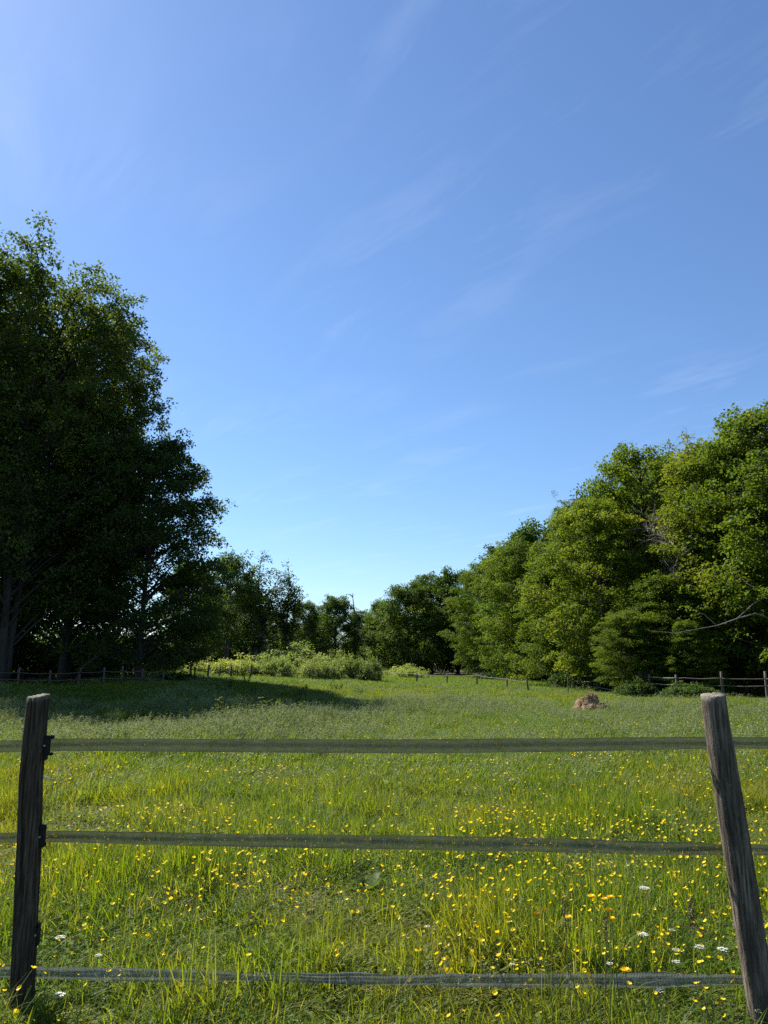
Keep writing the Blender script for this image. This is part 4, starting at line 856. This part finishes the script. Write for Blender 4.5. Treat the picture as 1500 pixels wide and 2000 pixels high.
for a_ in [(1155, 1752, 3.55, .020, 'golden flower, highest of the cluster of five near the leaning post'), (1181, 1757, 3.6, .017, 'golden flower just beside the highest of the cluster'), (1192, 1753, 3.58, .017, 'golden flower at the outer top of the cluster of five'),
           (1190, 1780, 3.45, .022, 'broad golden flower in the middle of the cluster of five'), (1195, 1795, 3.5, .017, 'golden flower lowest in the cluster of five'), (1110, 1793, 3.4, .020, 'golden flower standing alone left of the cluster of five'.replace(' left of', ' apart from')),
           (1063, 1779, 3.45, .018, 'round golden flower, upper one of a close pair'), (1049, 1787, 3.45, .020, 'cupped golden flower, lower one of a close pair'), (1222, 1897, 3.3, .024, 'largest golden flower touching the frayed bottom tape')]: hawkbit(*a_)
def yarrow(px, py, Y, size, label):
    top = at(px, py, Y); z = g1(top.x, Y); r = np.random.default_rng(int(px + py)); h = top.z - z; e = tag(empty('white_umbel', (top.x, Y, z)), label, 'flower', 'white flat-topped flowers')
    st = MB(); st.tube(bez(np.array([r.normal(0, .05), r.normal(0, .05), -.02]), np.array([0, 0, h * .5]), np.array([0, 0, h - size * .5]), 7), np.linspace(.0026, .0017, 7), 5, cap=False)
    mb = MB()
    for k in range(30):
        a0 = k * 2.4; rr_ = size * math.sqrt(k / 30); c = np.array([rr_ * math.cos(a0), rr_ * math.sin(a0), h - .25 * rr_ + r.normal(0, .0015)])
        st.tube([[0, 0, h - size * .5], c], [.0008, .0006], 3, cap=False); m6 = 6; az = np.arange(m6) * 1.05
        d = np.stack([np.cos(az), np.sin(az), np.full(m6, .25)], -1); mb.leaves(np.tile(c, (m6, 1)), d, np.tile([0, 0, 1.], (m6, 1)), np.full(m6, size * .17), np.full(m6, size * .07), .1, r.uniform(.2, 1, m6))
    link('stem', st.build('stem', M['stem'], True), e); link('flower_head', mb.build('head', M['white_petal']), e)
for a_ in [(1258, 1732, 4.6, .030, 'white umbel highest of those by the leaning post'), (1255, 1822, 4.1, .028, 'bright white umbel on a tall thin stem below the highest one'), (1411, 1851, 4.2, .030, 'flat white umbel close beside the leaning post'),
           (1366, 1847, 4.2, .026, 'loose white umbel next to the one beside the post'), (1320, 1853, 4.3, .022, 'small white umbel seen edge-on among the stems'), (1320, 1876, 4.0, .022, 'thin white umbel just under the edge-on one'),
           (1312, 1815, 4.6, .018, 'tiny faint white umbel behind the taller stems'), (1289, 1932, 3.5, .020, 'tilted white umbel hanging below the frayed tape'), (1000, 1882, 4.0, .014, 'ragged small white flower above the frayed tape in mid-picture'),
           (118, 1828, 4.2, .026, 'cream umbel just past the dark cracked post'), (192, 1864, 4.1, .018, 'small cream umbel lower than the one by the cracked post'), (115, 1940, 3.7, .028, 'creamy white umbel in the grass under the tape by the cracked post'),
           (834, 1808, 4.5, .016, 'round white bloom in the middle of the buttercups'), (742, 1804, 4.5, .009, 'tiny white bloom beside the round white one'), (735, 1706, 5.8, .012, 'tiny white bloom just under the middle tape'), (1190, 1880, 4.0, .020, 'pale greenish umbel beside the largest golden flower')]: yarrow(*a_)
def broad_plant(name, x, y, n, ln, label, seed, matk='weed_leaf', upright=.9, group=None, cat='plant', stalk=0):
    r = np.random.default_rng(seed); e = tag(empty(name, (x, y, g1(x, y))), label, cat, group)
    for k in range(n):
        az = k * 2.4 + r.uniform(-.4, .4); l_ = ln * r.uniform(.7, 1.15); w_ = l_ * r.uniform(.13, .2); up_ = upright * r.uniform(.6, 1.2); v = []
        for u in np.linspace(0, 1, 7):
            c = np.array([math.cos(az) * u * l_ * .6, math.sin(az) * u * l_ * .6, l_ * up_ * (u - .45 * u * u)]); s_ = np.array([-math.sin(az), math.cos(az), 0]); ww = w_ * math.sin(math.pi * min(1, .08 + .92 * u)) ** .7 * (.35 if u < .15 else 1)
            v += [c - s_ * ww + [0, 0, ww * .35 + .01 * math.sin(u * 14 + k)], c, c + s_ * ww + [0, 0, ww * .35 + .01 * math.cos(u * 13)]]
        q = [[3 * i + j, 3 * i + j + 1, 3 * i + j + 4, 3 * i + j + 3] for i in range(6) for j in range(2)]; mb = MB(); mb.add(v, q, None, r.uniform(.1, .9)); link('leaf', mb.build('leaf', M[matk], True), e)
    for k in range(stalk):
        mb = MB(); hh = ln * r.uniform(1.5, 2.1); tp = np.array([r.normal(0, .06), r.normal(0, .06), hh]); mb.tube(bez(np.zeros(3), np.array([0, 0, hh * .5]), tp, 6), np.linspace(.004, .002, 6), 5, cap=False)
        c = tp[None] - np.stack([0 * np.arange(60), 0 * np.arange(60), np.linspace(0, hh * .42, 60)], -1) + r.standard_normal((60, 3)) * .008; mb.leaves(c, r.standard_normal((60, 3)), r.standard_normal((60, 3)), np.full(60, .016), np.full(60, .006), .1, r.uniform(0, 1, 60)); link('stalk', mb.build('stalk', M['stem_dry']), e)
    return e
def on_ground(px, py, zt=.12):
    d = ray(px, py); k = (zt - EYE) / d.z; return d.x * k, d.y * k
for px, py, n, ln, lb, stl in [(200, 1790, 5, .26, 'bright upright dock plant right of the cracked post'.replace(' right of', ' near'), 0), (720, 1715, 7, .30, 'dark dock plant with pointed leaves just under the middle tape', 0), (1345, 1800, 4, .20, 'dock plant with a reddish brown seed stalk beside the leaning post', 2),
                               (870, 1985, 5, .10, 'low round-leaved plant at the bottom edge', 0), (905, 1870, 5, .24, 'dark leafy dock plant just above the frayed tape', 0), (275, 1760, 5, .18, 'pale broad-leaved plant in the grass beyond the cracked post', 0), (985, 1800, 5, .2, 'dark tufted dock plant among thick buttercups', 0)]:
    x0, y0 = on_ground(px, py); broad_plant('dock_plant', x0, y0, n, ln * .62, lb, int(px), 'weed_leaf', 1.1, 'dock plants in the near meadow', 'plant', stl)
# taller leafy weeds along the shadow edge
def weed_mesh(seed):
    r = np.random.default_rng(seed); mb = MB(); h = r.uniform(.7, 1.0); n = 9
    for s in range(5):
        a0 = r.uniform(0, 6.28); b_ = np.array([math.cos(a0), math.sin(a0), 0]) * r.uniform(.05, .28); tp = b_ * 1.5 + [0, 0, h * r.uniform(.6, 1)]; cv = bez(b_ * .4, b_ + [0, 0, h * .4], tp, 9); mb.tube(cv, np.linspace(.006, .003, 9), 3, cap=False, m=1)
        c = np.repeat(cv[2:], 7, 0); k = len(c); d = r.standard_normal((k, 3)); d[:, 2] *= .4; l_ = r.uniform(.06, .14, k); mb.leaves(c, d, r.standard_normal((k, 3)) * .4 + [0, 0, 1], l_, l_ * .28, .1, r.uniform(0, 1, k))
    return mb.build('weed', [M['weed_leaf'], M['stem']])
WM = [weed_mesh(k) for k in range(6)]
rw = np.random.default_rng(5)
for px, Y_, c in [(540, 18.5, (1.1, 1, .8)), (556, 19, (1.1, 1.05, .8)), (525, 18, (1, 1, .8)), (575, 19.5, (1, 1, .9)), (455, 18.5, (1.1, 1, .7)), (430, 19, (1.1, 1, .8)), (395, 19.5, (1, 1, .7)), (370, 18.5, (1.1, .95, .7)), (340, 19, (1, 1, .8)), (480, 19.5, (1, 1, .9)),
                 (85, 25, (.9, 1, .8)), (100, 26, (1, 1, .8)), (160, 24, (1, 1, .7)), (250, 21, (1.1, .95, .7)), (300, 20, (1, 1, .8)), (500, 30, (.9, 1, .8)), (440, 33, (1, 1, .8)), (410, 31, (.9, 1, .8)), (580, 27, (.9, 1, .9)), (600, 34, (.9, 1, .9)), (640, 38, (.9, 1, .9)), (690, 36, (.9, 1, .9)), (470, 40, (.9, 1, .8)), (390, 40, (.9, 1, .8))]:
    Y_ += rw.uniform(-1.6, 1.6); px += rw.uniform(-18, 18); x0 = xat(px, Y_, .4); o = link('weed_plant', WM[rw.integers(6)]); o.location = (x0, Y_, g1(x0, Y_)); o.rotation_euler = (0, 0, rw.uniform(0, 6.28)); s = rw.uniform(.5, .85); o.scale = (s, s, s); o.color = (*c, 1)
    wl = 'dim leafy weed standing inside the tree shadow' if Y_ > 23 else ('yellow-green weed at the sunlit front edge of the tree shadow' if px > 500 else 'yellow-green weed at the front edge of the shadow, below the beech')
    tag(o, wl, 'plant', wl.replace('weed', 'weeds'))
# thin tall stalks close to the camera
rs_ = np.random.default_rng(9); GS = 'tall dry stalks before the fence'
for px0, py0, px1, py1, Y_, lb in [(1118, 2010, 1100, 1745, 3.1, 'dark upright seed stalk rising past the frayed tape'), (1150, 1990, 1085, 1830, 3.2, 'dark stalk slanting across the frayed tape'), (1010, 1960, 955, 1860, 3.3, 'short dark stalk slanting up to the frayed tape'), (1180, 2005, 1185, 1790, 3.2, 'green stalk standing straight beside the dark seed stalk'),
                                   (1390, 2005, 1355, 1880, 3.2, 'dark stalk in front of the umbels by the leaning post'), (772, 1940, 815, 1895, 3.3, 'pale straw leaning against the frayed tape'), (480, 1955, 500, 1880, 3.4, 'thin green stalk crossing the frayed tape'), (20, 2000, 110, 1900, 3.0, 'long grass blade bending across the foot of the cracked post'), (30, 1990, 62, 1925, 3.05, 'short grass blade in front of the cracked post foot')]:
    a_, b_ = np.array(at(px0, py0, Y_)), np.array(at(px1, py1, Y_)); d = b_ - a_; g_ = a_ - d * max(0, (a_[2] + .02) / max(d[2], .02)) * .6; g_[2] = -.02
    mb = MB(); cv = bez(g_, a_ + d * .35 + [0, 0, .02], b_, 9); mb.tube(cv, np.linspace(.0028, .0012, 9), 4, cap=False); dark = 'dark' in lb
    if 'seed' in lb:
        c = b_[None] - (d * .25)[None] * rs_.uniform(0, 1, 40)[:, None] + rs_.standard_normal((40, 3)) * .004; mb.leaves(c, rs_.standard_normal((40, 3)) + [0, 0, 1], rs_.standard_normal((40, 3)), np.full(40, .014), np.full(40, .003), .1, .5)
    tag(link('grass_stalk', mb.build('stalk', M['stem_dry'] if dark else (M['straw'] if 'straw' in lb else M['stem']), True)), lb, 'stalk', GS)
